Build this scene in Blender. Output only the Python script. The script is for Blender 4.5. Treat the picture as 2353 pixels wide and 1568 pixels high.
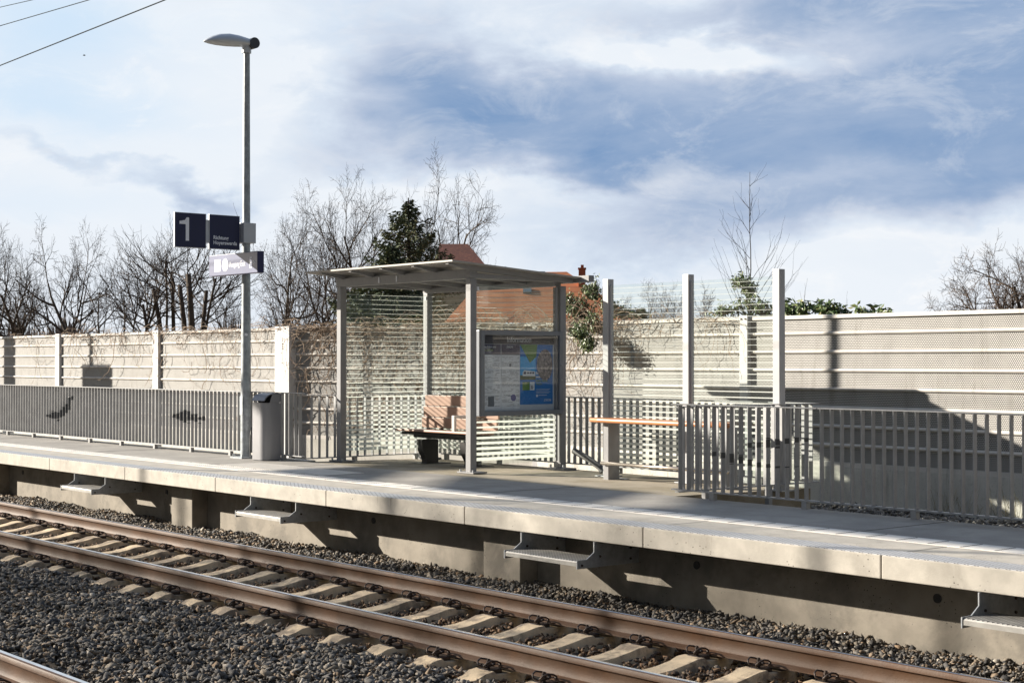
import bpy, bmesh, math, random
from mathutils import Vector, Matrix, noise
import numpy as np
R = math.radians
for o in list(bpy.data.objects): bpy.data.objects.remove(o)
S = bpy.context.scene
C = S.collection
# ------------------------------------------------------------------ camera
# world frame: X along the track, Y away from the camera across the track, Z up, z = 0 on top of the rails
YAW = R(39.76); PITCH = math.atan(49.5 / 3750.0); HC = 1.993
fwd = Vector((-math.cos(YAW) * math.cos(PITCH), math.sin(YAW) * math.cos(PITCH), math.sin(PITCH)))
cam = bpy.data.objects.new('camera', bpy.data.cameras.new('camera')); C.objects.link(cam)
cam.location = (0, 0, HC); cam.rotation_euler = fwd.to_track_quat('-Z', 'Y').to_euler()
cam.data.sensor_width = 36; cam.data.lens = 54.435; cam.data.clip_start = 0.1; cam.data.clip_end = 3000
S.camera = cam
S.render.engine = 'CYCLES'
S.view_settings.view_transform = 'Standard'; S.view_settings.look = 'None'
S.view_settings.exposure = 1.22; S.view_settings.gamma = 1.0; S.view_settings.use_curve_mapping = False
S.cycles.max_bounces = 8; S.cycles.transparent_max_bounces = 24; S.cycles.diffuse_bounces = 3
# ------------------------------------------------------------------ sun
SUN = Vector((1.48, 1.0, -0.64)).normalized()
SEL = math.asin(-SUN.z); SAZ = math.atan2(-SUN.x, -SUN.y)       # azimuth from +Y clockwise
sl = bpy.data.lights.new('sun', 'SUN'); sl.energy = 5.0; sl.angle = R(0.5); sl.color = (1.0, 0.915, 0.79)
sun = bpy.data.objects.new('sun', sl); C.objects.link(sun)
sun.location = (-30, -20, 30); sun.rotation_euler = SUN.to_track_quat('-Z', 'Y').to_euler()
# ------------------------------------------------------------------ world: Nishita sky with procedural clouds
W = bpy.data.worlds.new('World'); S.world = W; W.use_nodes = True
nt = W.node_tree; nt.nodes.clear()
class NG:
    def __init__(s, nt): s.nt = nt
    def n(s, t, **k):
        x = s.nt.nodes.new(t)
        for a, b in k.items(): setattr(x, a, b)
        return x
    def put(s, sock, v):
        if isinstance(v, bpy.types.NodeSocket): s.nt.links.new(v, sock)
        elif v is not None: sock.default_value = v
    def m(s, op, a, b=None, c=None, clamp=False):
        x = s.n('ShaderNodeMath', operation=op); x.use_clamp = clamp
        s.put(x.inputs[0], a); s.put(x.inputs[1], b); s.put(x.inputs[2], c); return x.outputs[0]
    def mix(s, f, a, b):
        x = s.n('ShaderNodeMix', data_type='RGBA'); s.put(x.inputs[0], f); s.put(x.inputs[6], a); s.put(x.inputs[7], b); return x.outputs[2]
    def noise(s, vec, scale, det=4, rough=.55, dist=0.0):
        x = s.n('ShaderNodeTexNoise'); s.put(x.inputs['Vector'], vec); x.inputs['Scale'].default_value = scale
        x.inputs['Detail'].default_value = det; x.inputs['Roughness'].default_value = rough; x.inputs['Distortion'].default_value = dist
        return x
    def mr(s, v, a, b, c=0.0, d=1.0, smooth=True):
        x = s.n('ShaderNodeMapRange'); x.interpolation_type = 'SMOOTHSTEP' if smooth else 'LINEAR'
        s.put(x.inputs[0], v); x.inputs[1].default_value = a; x.inputs[2].default_value = b; x.inputs[3].default_value = c; x.inputs[4].default_value = d
        return x.outputs[0]
    def sep(s, v): x = s.n('ShaderNodeSeparateXYZ'); s.put(x.inputs[0], v); return x.outputs
    def comb(s, a, b, c=0.0):
        x = s.n('ShaderNodeCombineXYZ'); s.put(x.inputs[0], a); s.put(x.inputs[1], b); s.put(x.inputs[2], c); return x.outputs[0]
g = NG(nt)
sky = g.n('ShaderNodeTexSky', sky_type='NISHITA'); sky.sun_disc = False
sky.sun_elevation = SEL; sky.sun_rotation = SAZ; sky.air_density = 1.0; sky.dust_density = 0.6
tc = g.n('ShaderNodeTexCoord'); D = g.sep(tc.outputs['Generated'])
ca, sa = math.cos(YAW), math.sin(YAW)
fh = g.m('ADD', g.m('MULTIPLY', D[0], -ca), g.m('MULTIPLY', D[1], sa))
rh = g.m('ADD', g.m('MULTIPLY', D[0], sa), g.m('MULTIPLY', D[1], ca))
az = g.m('ARCTAN2', rh, fh); el = g.m('ARCSINE', D[2])
uv = g.comb(az, g.m('MULTIPLY', el, 2.1))
w1 = g.noise(uv, 5.0, 5, .58); w2 = g.noise(g.comb(g.m('ADD', az, 7.3), g.m('MULTIPLY', el, 2.0)), 5.0, 5, .58)
fine = g.noise(uv, 13.0, 8, .66, .6); w3 = g.noise(g.comb(g.m('MULTIPLY', az, 1.0), g.m('MULTIPLY', el, 1.9), 3.3), 17.0, 7, .6)
mid = g.noise(g.comb(g.m('ADD', az, 2.2), g.m('MULTIPLY', el, 3.2), 1.7), 6.5, 6, .6, .5)
uu = g.m('ADD', g.m('ADD', az, g.m('MULTIPLY', g.m('SUBTRACT', w1.outputs[0], .5), .18)), g.m('MULTIPLY', g.m('SUBTRACT', w3.outputs[0], .5), .05))
vv = g.m('ADD', g.m('ADD', el, g.m('MULTIPLY', g.m('SUBTRACT', w2.outputs[0], .5), .075)), g.m('MULTIPLY', g.m('SUBTRACT', w3.outputs[0], .5), .035))
def blob(px, py, ax, ay, rot, amp, sharp=1.0):          # a cloud bank centred in a sky direction; sizes in units of 1/3556 rad
    u0 = math.atan((px - 1176) / 3556); v0 = math.atan((832 - py) / 3556)
    c, s_ = math.cos(R(rot)), math.sin(R(rot))
    du = g.m('SUBTRACT', uu, u0); dv = g.m('SUBTRACT', vv, v0)
    a = g.m('DIVIDE', g.m('ADD', g.m('MULTIPLY', du, c), g.m('MULTIPLY', dv, s_)), ax / 3556)
    b = g.m('DIVIDE', g.m('SUBTRACT', g.m('MULTIPLY', dv, c), g.m('MULTIPLY', du, s_)), ay / 3556)
    r2 = g.m('ADD', g.m('MULTIPLY', a, a), g.m('MULTIPLY', b, b))
    e = g.m('EXPONENT', g.m('MULTIPLY', r2, -1.0))
    return g.m('MULTIPLY', e, amp)
def total(bl):
    t = blob(*bl[0])
    for b in bl[1:]: t = g.m('ADD', t, blob(*b))
    return t
dark = total([(1700, 280, 800, 120, 4, .78), (1230, 320, 400, 75, -8, .52), (2200, 25, 640, 62, 2, .80), (2200, 430, 560, 60, 8, .66),
              (1000, 190, 300, 140, -25, .50), (2380, 240, 500, 170, 0, .60), (1700, 375, 460, 40, 6, .34), (1650, 500, 420, 70, 6, .34), (1350, 220, 500, 60, -8, .22),
              (440, 440, 130, 30, -14, .50), (130, 365, 170, 24, -8, .32), (250, 420, 90, 20, 0, .2), (1250, 130, 240, 90, 0, .20), (3300, 300, 700, 400, 0, .7)])
lite = total([(1480, 115, 330, 50, -4, .50), (1700, 150, 360, 34, -2, .34), (2170, 640, 300, 55, 4, 1.0), (1150, 445, 420, 34, 2, .40), (350, 250, 350, 160, 20, .3)])
gap = total([(120, 70, 260, 120, 10, 1.0), (80, 260, 260, 70, 0, .75), (60, 480, 300, 50, 0, .3), (760, 30, 220, 50, 0, .2)])
lowfade = g.mr(el, 0.0, 0.10, 0.0, 1.0)
dk = g.m('ADD', dark, g.m('MULTIPLY', g.m('SUBTRACT', fine.outputs[0], .5), .55))
dk = g.m('SUBTRACT', dk, g.m('MULTIPLY', lite, .75))
dk = g.m('MAXIMUM', dk, 0.0)
dk = g.m('SUBTRACT', 1.0, g.m('EXPONENT', g.m('MULTIPLY', dk, -1.55)))
dk = g.m('ADD', dk, g.m('MULTIPLY', g.m('SUBTRACT', mid.outputs[0], .5), g.m('ADD', .22, g.m('MULTIPLY', dk, .75))), clamp=True)
ramp = g.n('ShaderNodeValToRGB'); g.put(ramp.inputs[0], dk)
cr = ramp.color_ramp; cr.elements[0].position = 0; cr.elements[0].color = (.86, .91, .97, 1)
cr.elements[1].position = 1; cr.elements[1].color = (.19, .325, .555, 1)
for p, c_ in ((.22, (.70, .785, .90, 1)), (.48, (.54, .62, .765, 1)), (.74, (.345, .455, .645, 1))):
    e_ = cr.elements.new(p); e_.color = c_
cl = g.mix(g.m('MULTIPLY', gap, .8, clamp=True), ramp.outputs[0], (.60, .78, .97, 1))
puff = g.mr(fine.outputs[0], .48, .66, 0, 1)
cl = g.mix(g.m('MULTIPLY', puff, g.m('ADD', .22, g.m('MULTIPLY', lite, .6)), clamp=True), cl, (1.0, 1.0, 1.0, 1))
K = 4.25                                                  # cloud radiance against the sky texture's scale
cls = g.n('ShaderNodeVectorMath', operation='SCALE'); g.put(cls.inputs[0], cl); cls.inputs['Scale'].default_value = K
# clouds thin out overhead; dim unseen clouds added at the rear mute sun glow
big = g.noise(tc.outputs['Generated'], 2.2, 5, .6)
rear = g.mr(g.m('ABSOLUTE', az), .6, 1.3, 0, 1)
cls2 = g.n('ShaderNodeVectorMath', operation='SCALE'); g.put(cls2.inputs[0], cls.outputs[0]); g.put(cls2.inputs['Scale'], g.m('SUBTRACT', 1.0, g.m('MULTIPLY', rear, .80))); cls = cls2
cover = g.m('MAXIMUM', g.m('MULTIPLY', g.mr(el, .34, .62, 1, 0), g.m('SUBTRACT', 1.0, rear)), g.m('MULTIPLY', g.mr(el, .60, .95, .94, 0), rear))
cover = g.m('MAXIMUM', cover, g.m('MULTIPLY', g.mr(big.outputs[0], .42, .62, 0, 1), .62))
fin = g.mix(cover, sky.outputs[0], cls.outputs[0])
bg = g.n('ShaderNodeBackground'); g.put(bg.inputs[0], fin); bg.inputs[1].default_value = 0.10
wo = g.n('ShaderNodeOutputWorld'); nt.links.new(bg.outputs[0], wo.inputs[0])

# ------------------------------------------------------------------ materials
def mat(name, col, rough=.6, metal=0.0, var=.12, vs=6.0, col2=None, c2=(.55, .7), bump=0.0, bs=40.0, spec=.5, coat=0.0, extra=None, fine=0.0, fs=60.0, trans=None):
    m = bpy.data.materials.new(name); m.use_nodes = True; nt = m.node_tree
    b = nt.nodes['Principled BSDF']; q = NG(nt)
    tcn = q.n('ShaderNodeTexCoord'); P = q.n('ShaderNodeNewGeometry').outputs['Position']
    c = (*col, 1)
    n1 = q.noise(P, vs, 5, .6)
    dk_ = tuple(x * (1 - var) for x in col) + (1,); lt = tuple(min(1, x * (1 + var)) for x in col) + (1,)
    cc = q.mix(q.mr(n1.outputs[0], .3, .7), dk_, lt)
    if col2:
        n2 = q.noise(P, vs * .45, 6, .65, .3); cc = q.mix(q.mr(n2.outputs[0], c2[0], c2[1]), cc, (*col2, 1))
    if fine:
        n3 = q.noise(P, fs, 3, .7); f = q.mr(n3.outputs[0], .56, .70)
        cc = q.mix(q.m('MULTIPLY', f, fine), cc, tuple(x * .35 for x in col) + (1,))
    if extra: cc = extra(q, P, cc, b)
    q.put(b.inputs['Base Color'], cc)
    b.inputs['Roughness'].default_value = rough; b.inputs['Metallic'].default_value = metal
    b.inputs['Specular IOR Level'].default_value = spec; b.inputs['Coat Weight'].default_value = coat
    if bump:
        nb = q.noise(P, bs, 4, .6); bp = q.n('ShaderNodeBump'); bp.inputs['Strength'].default_value = bump; bp.inputs['Distance'].default_value = .01
        q.put(bp.inputs['Height'], nb.outputs[0]); q.put(b.inputs['Normal'], bp.outputs[0])
    return m
def grid_holes(sx, sz, r, ax=(0, 2), hole=(.015, .015, .017, 1), stagger=True):
    def f(q, P, cc, b):
        s_ = q.sep(P); x = q.m('DIVIDE', s_[ax[0]], sx); z = q.m('DIVIDE', s_[ax[1]], sz)
        def d(ox):
            a = q.m('MULTIPLY', q.m('SUBTRACT', q.m('FRACT', q.m('ADD', x, ox)), .5), sx); c = q.m('MULTIPLY', q.m('SUBTRACT', q.m('FRACT', q.m('ADD', z, ox)), .5), sz)
            return q.m('ADD', q.m('MULTIPLY', a, a), q.m('MULTIPLY', c, c))
        dd = q.m('MINIMUM', d(100.0), d(100.5)) if stagger else d(100.0)
        return q.mix(q.m('LESS_THAN', dd, r * r), cc, hole)
    return f
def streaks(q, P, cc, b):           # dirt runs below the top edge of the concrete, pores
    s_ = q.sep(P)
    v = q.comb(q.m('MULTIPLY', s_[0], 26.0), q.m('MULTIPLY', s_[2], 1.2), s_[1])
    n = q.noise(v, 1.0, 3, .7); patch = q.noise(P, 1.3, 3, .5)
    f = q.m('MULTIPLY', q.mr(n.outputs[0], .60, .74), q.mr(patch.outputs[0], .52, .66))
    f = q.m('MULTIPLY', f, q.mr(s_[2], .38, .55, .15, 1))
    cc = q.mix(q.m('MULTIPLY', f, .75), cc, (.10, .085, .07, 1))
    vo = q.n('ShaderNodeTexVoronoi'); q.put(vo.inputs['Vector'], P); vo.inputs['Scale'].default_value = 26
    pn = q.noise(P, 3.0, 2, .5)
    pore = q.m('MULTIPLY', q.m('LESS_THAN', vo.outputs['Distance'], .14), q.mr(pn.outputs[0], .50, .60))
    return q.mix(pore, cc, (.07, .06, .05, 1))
M = {}
M['steel'] = mat('grey_painted_steel', (.255, .255, .262), .45, .0, .06, 4, spec=.5, fine=.15, fs=25)
M['galv'] = mat('galvanised_steel', (.42, .44, .46), .48, .55, .14, 14, fine=.25, fs=45)
M['lampsteel'] = mat('galvanised_pole_steel', (.33, .36, .38), .5, .35, .22, 12, col2=(.24, .27, .29), fine=.35, fs=60)
M['fence'] = mat('grey_fence_steel', (.32, .322, .325), .5, .15, .10, 5, fine=.2, fs=30)
M['fencemark'] = mat('dark_painted_steel', (.025, .03, .038), .5)
M['concrete'] = mat('platform_concrete', (.33, .31, .28), .85, 0, .14, 2.2, col2=(.25, .235, .215), c2=(.45, .68), bump=.25, bs=130, fine=.35, fs=90)
M['edge'] = mat('edge_slab_concrete', (.43, .40, .35), .8, 0, .12, 5, col2=(.33, .305, .265), c2=(.5, .72), bump=.12, bs=70, extra=streaks)
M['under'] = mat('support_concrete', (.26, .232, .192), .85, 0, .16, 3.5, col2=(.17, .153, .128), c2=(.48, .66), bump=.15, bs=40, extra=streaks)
M['white'] = mat('white_guide_paving', (.78, .74, .68), .7, 0, .06, 4, col2=(.55, .52, .47), fine=.2, fs=70)
def stain(amount):
    def f(q, P, cc, b):
        s_ = q.sep(P); n = q.noise(q.comb(q.m('MULTIPLY', s_[0], 9.0), q.m('MULTIPLY', s_[2], .8), s_[1]), 1.0, 4, .7); p2 = q.noise(P, .9, 3, .5)
        return q.mix(q.m('MULTIPLY', q.m('MULTIPLY', q.mr(n.outputs[0], .48, .70), q.mr(p2.outputs[0], .42, .62)), amount), cc, (.22, .20, .165, 1))
    return f
M['wallpaint'] = mat('cream_wall_paint', (.61, .575, .53), .55, 0, .07, 3, col2=(.52, .49, .455), fine=.15, extra=stain(.45))
_gh = grid_holes(.026, .045, .0088); _st = stain(.5)
M['perf'] = mat('perforated_cream_sheet', (.44, .425, .40), .6, 0, .08, 3, col2=(.38, .365, .345), extra=lambda q, P, cc, b: _gh(q, P, _st(q, P, cc, b), b))
M['wallpost'] = mat('light_grey_column', (.58, .57, .56), .6, 0, .05, 5, fine=.25, fs=40)
M['plinth'] = mat('wall_plinth_concrete', (.55, .53, .48), .85, 0, .10, 2.5, col2=(.43, .41, .36), fine=.3, fs=30, extra=stain(.6))
M['rail'] = mat('rusty_rail_steel', (.082, .042, .022), .6, .0, .22, 5, col2=(.095, .057, .037), c2=(.4, .6), bump=.2, bs=60, spec=.25)
M['railtop'] = mat('polished_rail_head', (.72, .70, .68), .20, 1.0, .10, 9, fine=.2, fs=80)
M['sleeper'] = mat('sleeper_concrete', (.62, .485, .32), .88, 0, .13, 9, col2=(.25, .195, .14), c2=(.46, .62), bump=.3, bs=60, fine=.4, fs=80)
M['clamp'] = mat('dark_oxidised_clamp', (.05, .035, .028), .55, .3, .3, 30)
M['bark'] = mat('tree_bark', (.075, .056, .042), .9, 0, .3, 6)
M['barkdark'] = mat('dark_tree_bark', (.040, .031, .025), .9, 0, .3, 6)
M['twig'] = mat('dry_vine_stem', (.26, .19, .135), .85, 0, .35, 9)
M['twigdark'] = mat('brown_twig', (.075, .052, .038), .9, 0, .3, 5)
M['frost'] = mat('frosted_glass_print', (.62, .70, .64), .5, 0, .03, 3)
M['wood'] = mat('warm_wood_board', (.50, .21, .085), .42, 0, .10, 3, coat=.25)
M['benchwood'] = mat('reddish_wood_slat', (.38, .225, .165), .5, 0, .10, 5)
M['cast'] = mat('dark_bench_frame', (.045, .043, .042), .55, .2)
M['bin'] = mat('silver_bin_sheet', (.27, .27, .285), .42, .4, .04, 3)
M['blue'] = mat('dark_blue_sign_face', (.010, .014, .060), .32, 0, .04, 3)
M['lettering'] = mat('white_lettering', (.80, .82, .88), .4, 0, .01)
M['signedge'] = mat('sign_aluminium', (.50, .52, .56), .4, .4, .03)
M['lampbody'] = mat('lamp_housing_grey', (.52, .55, .60), .35, .2, .03)
M['lampdark'] = mat('lamp_cap_dark_grey', (.055, .062, .075), .4, .2, .05)
M['lampglass'] = mat('lamp_diffuser', (.55, .50, .42), .25)
M['tile'] = mat('orange_roof_tile', (.36, .120, .055), .8, 0, .16, 2, col2=(.28, .09, .045))
M['brick'] = mat('red_brick', (.34, .10, .05), .85, 0, .15, 5)
M['render'] = mat('pale_house_render', (.55, .50, .42), .85)
M['soil'] = mat('dark_soil', (.060, .048, .038), .95, 0, .3, 4, bump=.6, bs=30)
M['ground'] = mat('rough_grass_ground', (.085, .075, .045), .95, 0, .3, 1.5, col2=(.12, .10, .055))
M['rubber'] = mat('black_cable', (.02, .02, .02), .5)
M['wire'] = mat('overhead_wire_copper', (.020, .026, .028), .8, 0, spec=.1)
M['grass'] = mat('dry_grass_blade', (.24, .19, .085), .8, 0, .3, 20)
M['roofsheet'] = mat('grey_roof_sheet', (.36, .34, .31), .4, .2, .06, 3)
def island(name, cols, rough=.85, bump=.3, bs=60, trans=0):
    m = bpy.data.materials.new(name); m.use_nodes = True; q = NG(m.node_tree); b = m.node_tree.nodes['Principled BSDF']
    geo = q.n('ShaderNodeNewGeometry'); r = q.n('ShaderNodeValToRGB'); q.put(r.inputs[0], geo.outputs['Random Per Island'])
    r.color_ramp.interpolation = 'LINEAR'; els = r.color_ramp.elements
    els[0].position = 0; els[0].color = (*cols[0][1], 1); els[1].position = 1; els[1].color = (*cols[-1][1], 1)
    for p, c in cols[1:-1]: e = els.new(p); e.color = (*c, 1)
    n = q.noise(geo.outputs['Position'], bs, 3, .6); cc = q.mix(q.mr(n.outputs[0], .3, .7), r.outputs[0], (.0, .0, .0, 1))
    x = q.n('ShaderNodeMix', data_type='RGBA'); x.inputs[0].default_value = .28; q.put(x.inputs[6], r.outputs[0]); q.put(x.inputs[7], cc)
    q.put(b.inputs['Base Color'], x.outputs[2]); b.inputs['Roughness'].default_value = rough
    if bump:
        bp = q.n('ShaderNodeBump'); bp.inputs['Strength'].default_value = bump; bp.inputs['Distance'].default_value = .004
        q.put(bp.inputs['Height'], n.outputs[0]); q.put(b.inputs['Normal'], bp.outputs[0])
    return m
M['stone'] = island(bump=.12, name='grey_ballast_stone', cols=[(0, (.045, .044, .045)), (.3, (.105, .098, .092)), (.55, (.17, .155, .137)), (.75, (.25, .21, .16)), (.88, (.26, .175, .105)), (1, (.46, .42, .36))])
M['rusty'] = island('rust_stained_ballast_stone', [(0, (.050, .038, .030)), (.35, (.12, .075, .045)), (.7, (.20, .115, .060)), (.9, (.28, .19, .11)), (1, (.24, .21, .18))])
M['pebble'] = island('grey_rubble_stone', [(0, (.12, .115, .11)), (.5, (.25, .235, .215)), (1, (.42, .39, .35))])
M['needle'] = island('spruce_needles', [(0, (.045, .068, .038)), (.6, (.095, .118, .058)), (1, (.21, .205, .105))], bump=0)
M['leaf'] = island('evergreen_leaves', [(0, (.045, .085, .022)), (.6, (.10, .15, .04)), (.9, (.17, .20, .06)), (1, (.30, .26, .12))], rough=.4, bump=0)
M['brownleaf'] = island('brown_bud_twigs', [(0, (.12, .07, .045)), (1, (.22, .13, .08))], bump=0)
M['farwood'] = island('far_bare_wood', [(0, (.16, .12, .11)), (1, (.27, .21, .19))], bump=0)
def glassmat(name, tint, refl=.9):
    m = bpy.data.materials.new(name); m.use_nodes = True; nt = m.node_tree; nt.nodes.clear(); q = NG(nt)
    t = q.n('ShaderNodeBsdfTransparent'); t.inputs[0].default_value = (*tint, 1)
    gl = q.n('ShaderNodeBsdfGlossy'); gl.inputs['Roughness'].default_value = .015; gl.inputs[0].default_value = (1, 1, 1, 1)
    lw = q.n('ShaderNodeLayerWeight'); lw.inputs[0].default_value = .5; fr = q.m('ADD', .04, q.m('MULTIPLY', q.m('POWER', lw.outputs['Facing'], 5.0), .96))
    mx = q.n('ShaderNodeMixShader'); q.put(mx.inputs[0], q.m('MULTIPLY', fr, refl)); q.put(mx.inputs[1], t.outputs[0]); q.put(mx.inputs[2], gl.outputs[0])
    o = q.n('ShaderNodeOutputMaterial'); nt.links.new(mx.outputs[0], o.inputs[0]); return m
M['glass'] = glassmat('clear_green_tinted_glass', (.955, .978, .966))
M['caseglass'] = glassmat('display_glass', (.95, .96, .97), .8)
# frosted print: white film that glows when lit from behind
_m = M['frost']; _n = _m.node_tree; _q = NG(_n); _n.nodes.clear()
_d = _q.n('ShaderNodeBsdfDiffuse'); _d.inputs[0].default_value = (.84, .86, .83, 1); _t = _q.n('ShaderNodeBsdfTranslucent'); _t.inputs[0].default_value = (.90, .92, .88, 1)
_x = _q.n('ShaderNodeMixShader'); _x.inputs[0].default_value = .55; _q.put(_x.inputs[1], _d.outputs[0]); _q.put(_x.inputs[2], _t.outputs[0])
_p = _q.n('ShaderNodeBsdfTransparent'); _y = _q.n('ShaderNodeMixShader'); _y.inputs[0].default_value = .88; _q.put(_y.inputs[1], _p.outputs[0]); _q.put(_y.inputs[2], _x.outputs[0])
_o = _q.n('ShaderNodeOutputMaterial'); _n.links.new(_y.outputs[0], _o.inputs[0])
def flat(name, col, rough=.6): return mat(name, col, rough, 0, .04, 8)

# ------------------------------------------------------------------ mesh helpers
ORG = {}
class MB:
    def __init__(s): s.v = []; s.f = []; s.mi = []; s.cur = 0
    def add(s, vs, fs):
        n = len(s.v); s.v += [tuple(v) for v in vs]; s.f += [tuple(i + n for i in f) for f in fs]; s.mi += [s.cur] * len(fs); return s
    def box(s, x0, x1, y0, y1, z0, z1):
        return s.add([(x0, y0, z0), (x1, y0, z0), (x1, y1, z0), (x0, y1, z0), (x0, y0, z1), (x1, y0, z1), (x1, y1, z1), (x0, y1, z1)],
                     [(0, 3, 2, 1), (4, 5, 6, 7), (0, 1, 5, 4), (1, 2, 6, 5), (2, 3, 7, 6), (3, 0, 4, 7)])
    def bbox(s, x0, x1, y0, y1, z0, z1, b=.006):      # box with bevelled edges
        bm = bmesh.new(); bmesh.ops.create_cube(bm, size=1)
        for v in bm.verts: v.co = Vector(((x0 + x1) / 2 + v.co.x * (x1 - x0), (y0 + y1) / 2 + v.co.y * (y1 - y0), (z0 + z1) / 2 + v.co.z * (z1 - z0)))
        bmesh.ops.bevel(bm, geom=list(bm.edges), offset=b, segments=2, affect='EDGES', profile=.6)
        bm.verts.ensure_lookup_table(); r = s.add([v.co for v in bm.verts], [[v.index for v in f.verts] for f in bm.faces]); bm.free(); return r
    def prism(s, prof, axis, a, b):                    # extrude a closed 2D profile along an axis between a and b
        n = len(prof)
        def P(p, t):
            if axis == 'x': return (t, p[0], p[1])
            if axis == 'y': return (p[0], t, p[1])
            return (p[0], p[1], t)
        vs = [P(p, a) for p in prof] + [P(p, b) for p in prof]
        fs = [(i, (i + 1) % n, n + (i + 1) % n, n + i) for i in range(n)] + [tuple(range(n))[::-1], tuple(range(n, 2 * n))]
        return s.add(vs, fs)
    def tube(s, pts, rad, n=8, cap=True):
        pts = [Vector(p) for p in pts]; k = len(pts)
        if not hasattr(rad, '__len__'): rad = [rad] * k
        base = len(s.v); vs = []; up = None
        for i, p in enumerate(pts):
            d = (pts[min(i + 1, k - 1)] - pts[max(i - 1, 0)])
            d = d.normalized() if d.length > 1e-9 else Vector((0, 0, 1))
            if up is None: up = d.orthogonal().normalized()
            else:
                up = up - d * up.dot(d); up = up.normalized() if up.length > 1e-6 else d.orthogonal().normalized()
            w = d.cross(up)
            for j in range(n):
                a = 2 * math.pi * j / n; vs.append(p + (up * math.cos(a) + w * math.sin(a)) * rad[i])
        fs = [(i * n + j, i * n + (j + 1) % n, (i + 1) * n + (j + 1) % n, (i + 1) * n + j) for i in range(k - 1) for j in range(n)]
        if cap: fs += [tuple(range(n))[::-1], tuple(range((k - 1) * n, k * n))]
        return s.add(vs, fs)
    def build(s, name, material, parent=None, smooth=False, loc=None):
        me = bpy.data.meshes.new(name)
        if parent is not None: org = ORG[parent.name]
        elif loc is not None: org = Vector(loc)
        else:
            a = np.array(s.v); org = Vector(((a[:, 0].min() + a[:, 0].max()) / 2, (a[:, 1].min() + a[:, 1].max()) / 2, a[:, 2].min()))
        me.from_pydata([(v[0] - org.x, v[1] - org.y, v[2] - org.z) for v in s.v], [], s.f)
        ms = material if isinstance(material, (list, tuple)) else [material]
        for m in ms: me.materials.append(m)
        if len(ms) > 1: me.polygons.foreach_set('material_index', s.mi)
        bm = bmesh.new(); bm.from_mesh(me); bmesh.ops.recalc_face_normals(bm, faces=bm.faces); bm.to_mesh(me); bm.free()
        if smooth: me.polygons.foreach_set('use_smooth', [True] * len(me.polygons))
        o = bpy.data.objects.new(name, me); C.objects.link(o)
        if parent is not None: o.parent = parent
        else: o.location = org
        ORG[o.name] = org
        return o
def shade_auto(o, ang=35):
    me = o.data; me.polygons.foreach_set('use_smooth', [True] * len(me.polygons)); me.set_sharp_from_angle(angle=R(ang)); return o
def empty(name, loc):
    o = bpy.data.objects.new(name, None); C.objects.link(o); o.location = loc; o.empty_display_size = .2; ORG[o.name] = Vector(loc); return o
def tag(o, label, cat, group=None):
    o['label'] = label; o['category'] = cat
    if group: o['group'] = group
    return o
def struct(o): o['kind'] = 'structure'; return o
def stuff(o, label, cat): o['kind'] = 'stuff'; return tag(o, label, cat)
def copy_tree(o, parent=None):
    c = o.copy(); C.objects.link(c); c.parent = parent
    for ch in [x for x in bpy.data.objects if x.parent == o]: copy_tree(ch, c)
    return c
def text(name, s, size, loc, face, material, parent, align='LEFT', depth=.002, sx=1.0, bold=0.0):
    cu = bpy.data.curves.new(name, 'FONT'); cu.body = s; cu.size = size; cu.align_x = align; cu.align_y = 'BOTTOM_BASELINE' if '\n' not in s else 'TOP_BASELINE'
    cu.extrude = depth / 2; cu.offset = bold; cu.resolution_u = 3; cu.space_line = .95
    t = bpy.data.objects.new(name, cu); C.objects.link(t)
    bpy.context.view_layer.update()
    dg = bpy.context.evaluated_depsgraph_get(); me = bpy.data.meshes.new_from_object(t.evaluated_get(dg))
    bpy.data.objects.remove(t)
    rot = Matrix.Rotation(R(90), 4, 'Z') @ Matrix.Rotation(R(90), 4, 'X') if face == '+X' else Matrix.Rotation(R(90), 4, 'X')
    me.transform(Matrix.Translation(Vector(loc) - ORG[parent.name]) @ rot @ Matrix.Diagonal((sx, 1, 1, 1)))
    me.materials.clear(); me.materials.append(material); me.name = name
    o = bpy.data.objects.new(name, me); C.objects.link(o); o.parent = parent; ORG[o.name] = ORG[parent.name]; return o
def at(px, py, z, s=1.0):                              # direction (in the 2352 px wide view of the photograph) and depth -> world point, for far things
    r = (px - 1176) / 3556; return Vector((z * (-ca + sa * r), z * (sa + ca * r), HC + z * (832 - py) / 3556))

PZ = .56
# ================================================================== SETTING
GZ = -.45
struct(MB().add([(-900, -400, GZ), (500, -400, GZ), (500, 1100, GZ), (-900, 1100, GZ)], [(0, 1, 2, 3)]).build('ground', M['ground']))
struct(MB().prism([(-3.2, -.44), (10.2, -.44), (10.2, -.27), (9.2, -.285), (6.4, -.295), (5.2, -.25), (4.7, -.27), (1.0, -.27), (-3.2, -.40)], 'x', -75, 8).build('trackbed', M['soil']))
# ground strip behind the platform up to the noise wall
bmb = MB(); nx, ny = 90, 14
for i in range(nx + 1):
    for j in range(ny + 1):
        x = -62 + i * 70 / nx; y = 11.7 + j * 6.3 / ny
        zz = .17 - .02 * (y - 12) + .035 * noise.noise(Vector((x * 1.3, y * 1.3, 0)))
        if -19.2 < x < -11.4 and y < 14.3: zz = min(zz, .10)
        bmb.v.append((x, y, zz))
for i in range(nx):
    for j in range(ny): a = i * (ny + 1) + j; bmb.f.append((a, a + ny + 1, a + ny + 2, a + 1)); bmb.mi.append(0)
struct(bmb.build('verge', M['soil'], smooth=True))
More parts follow.
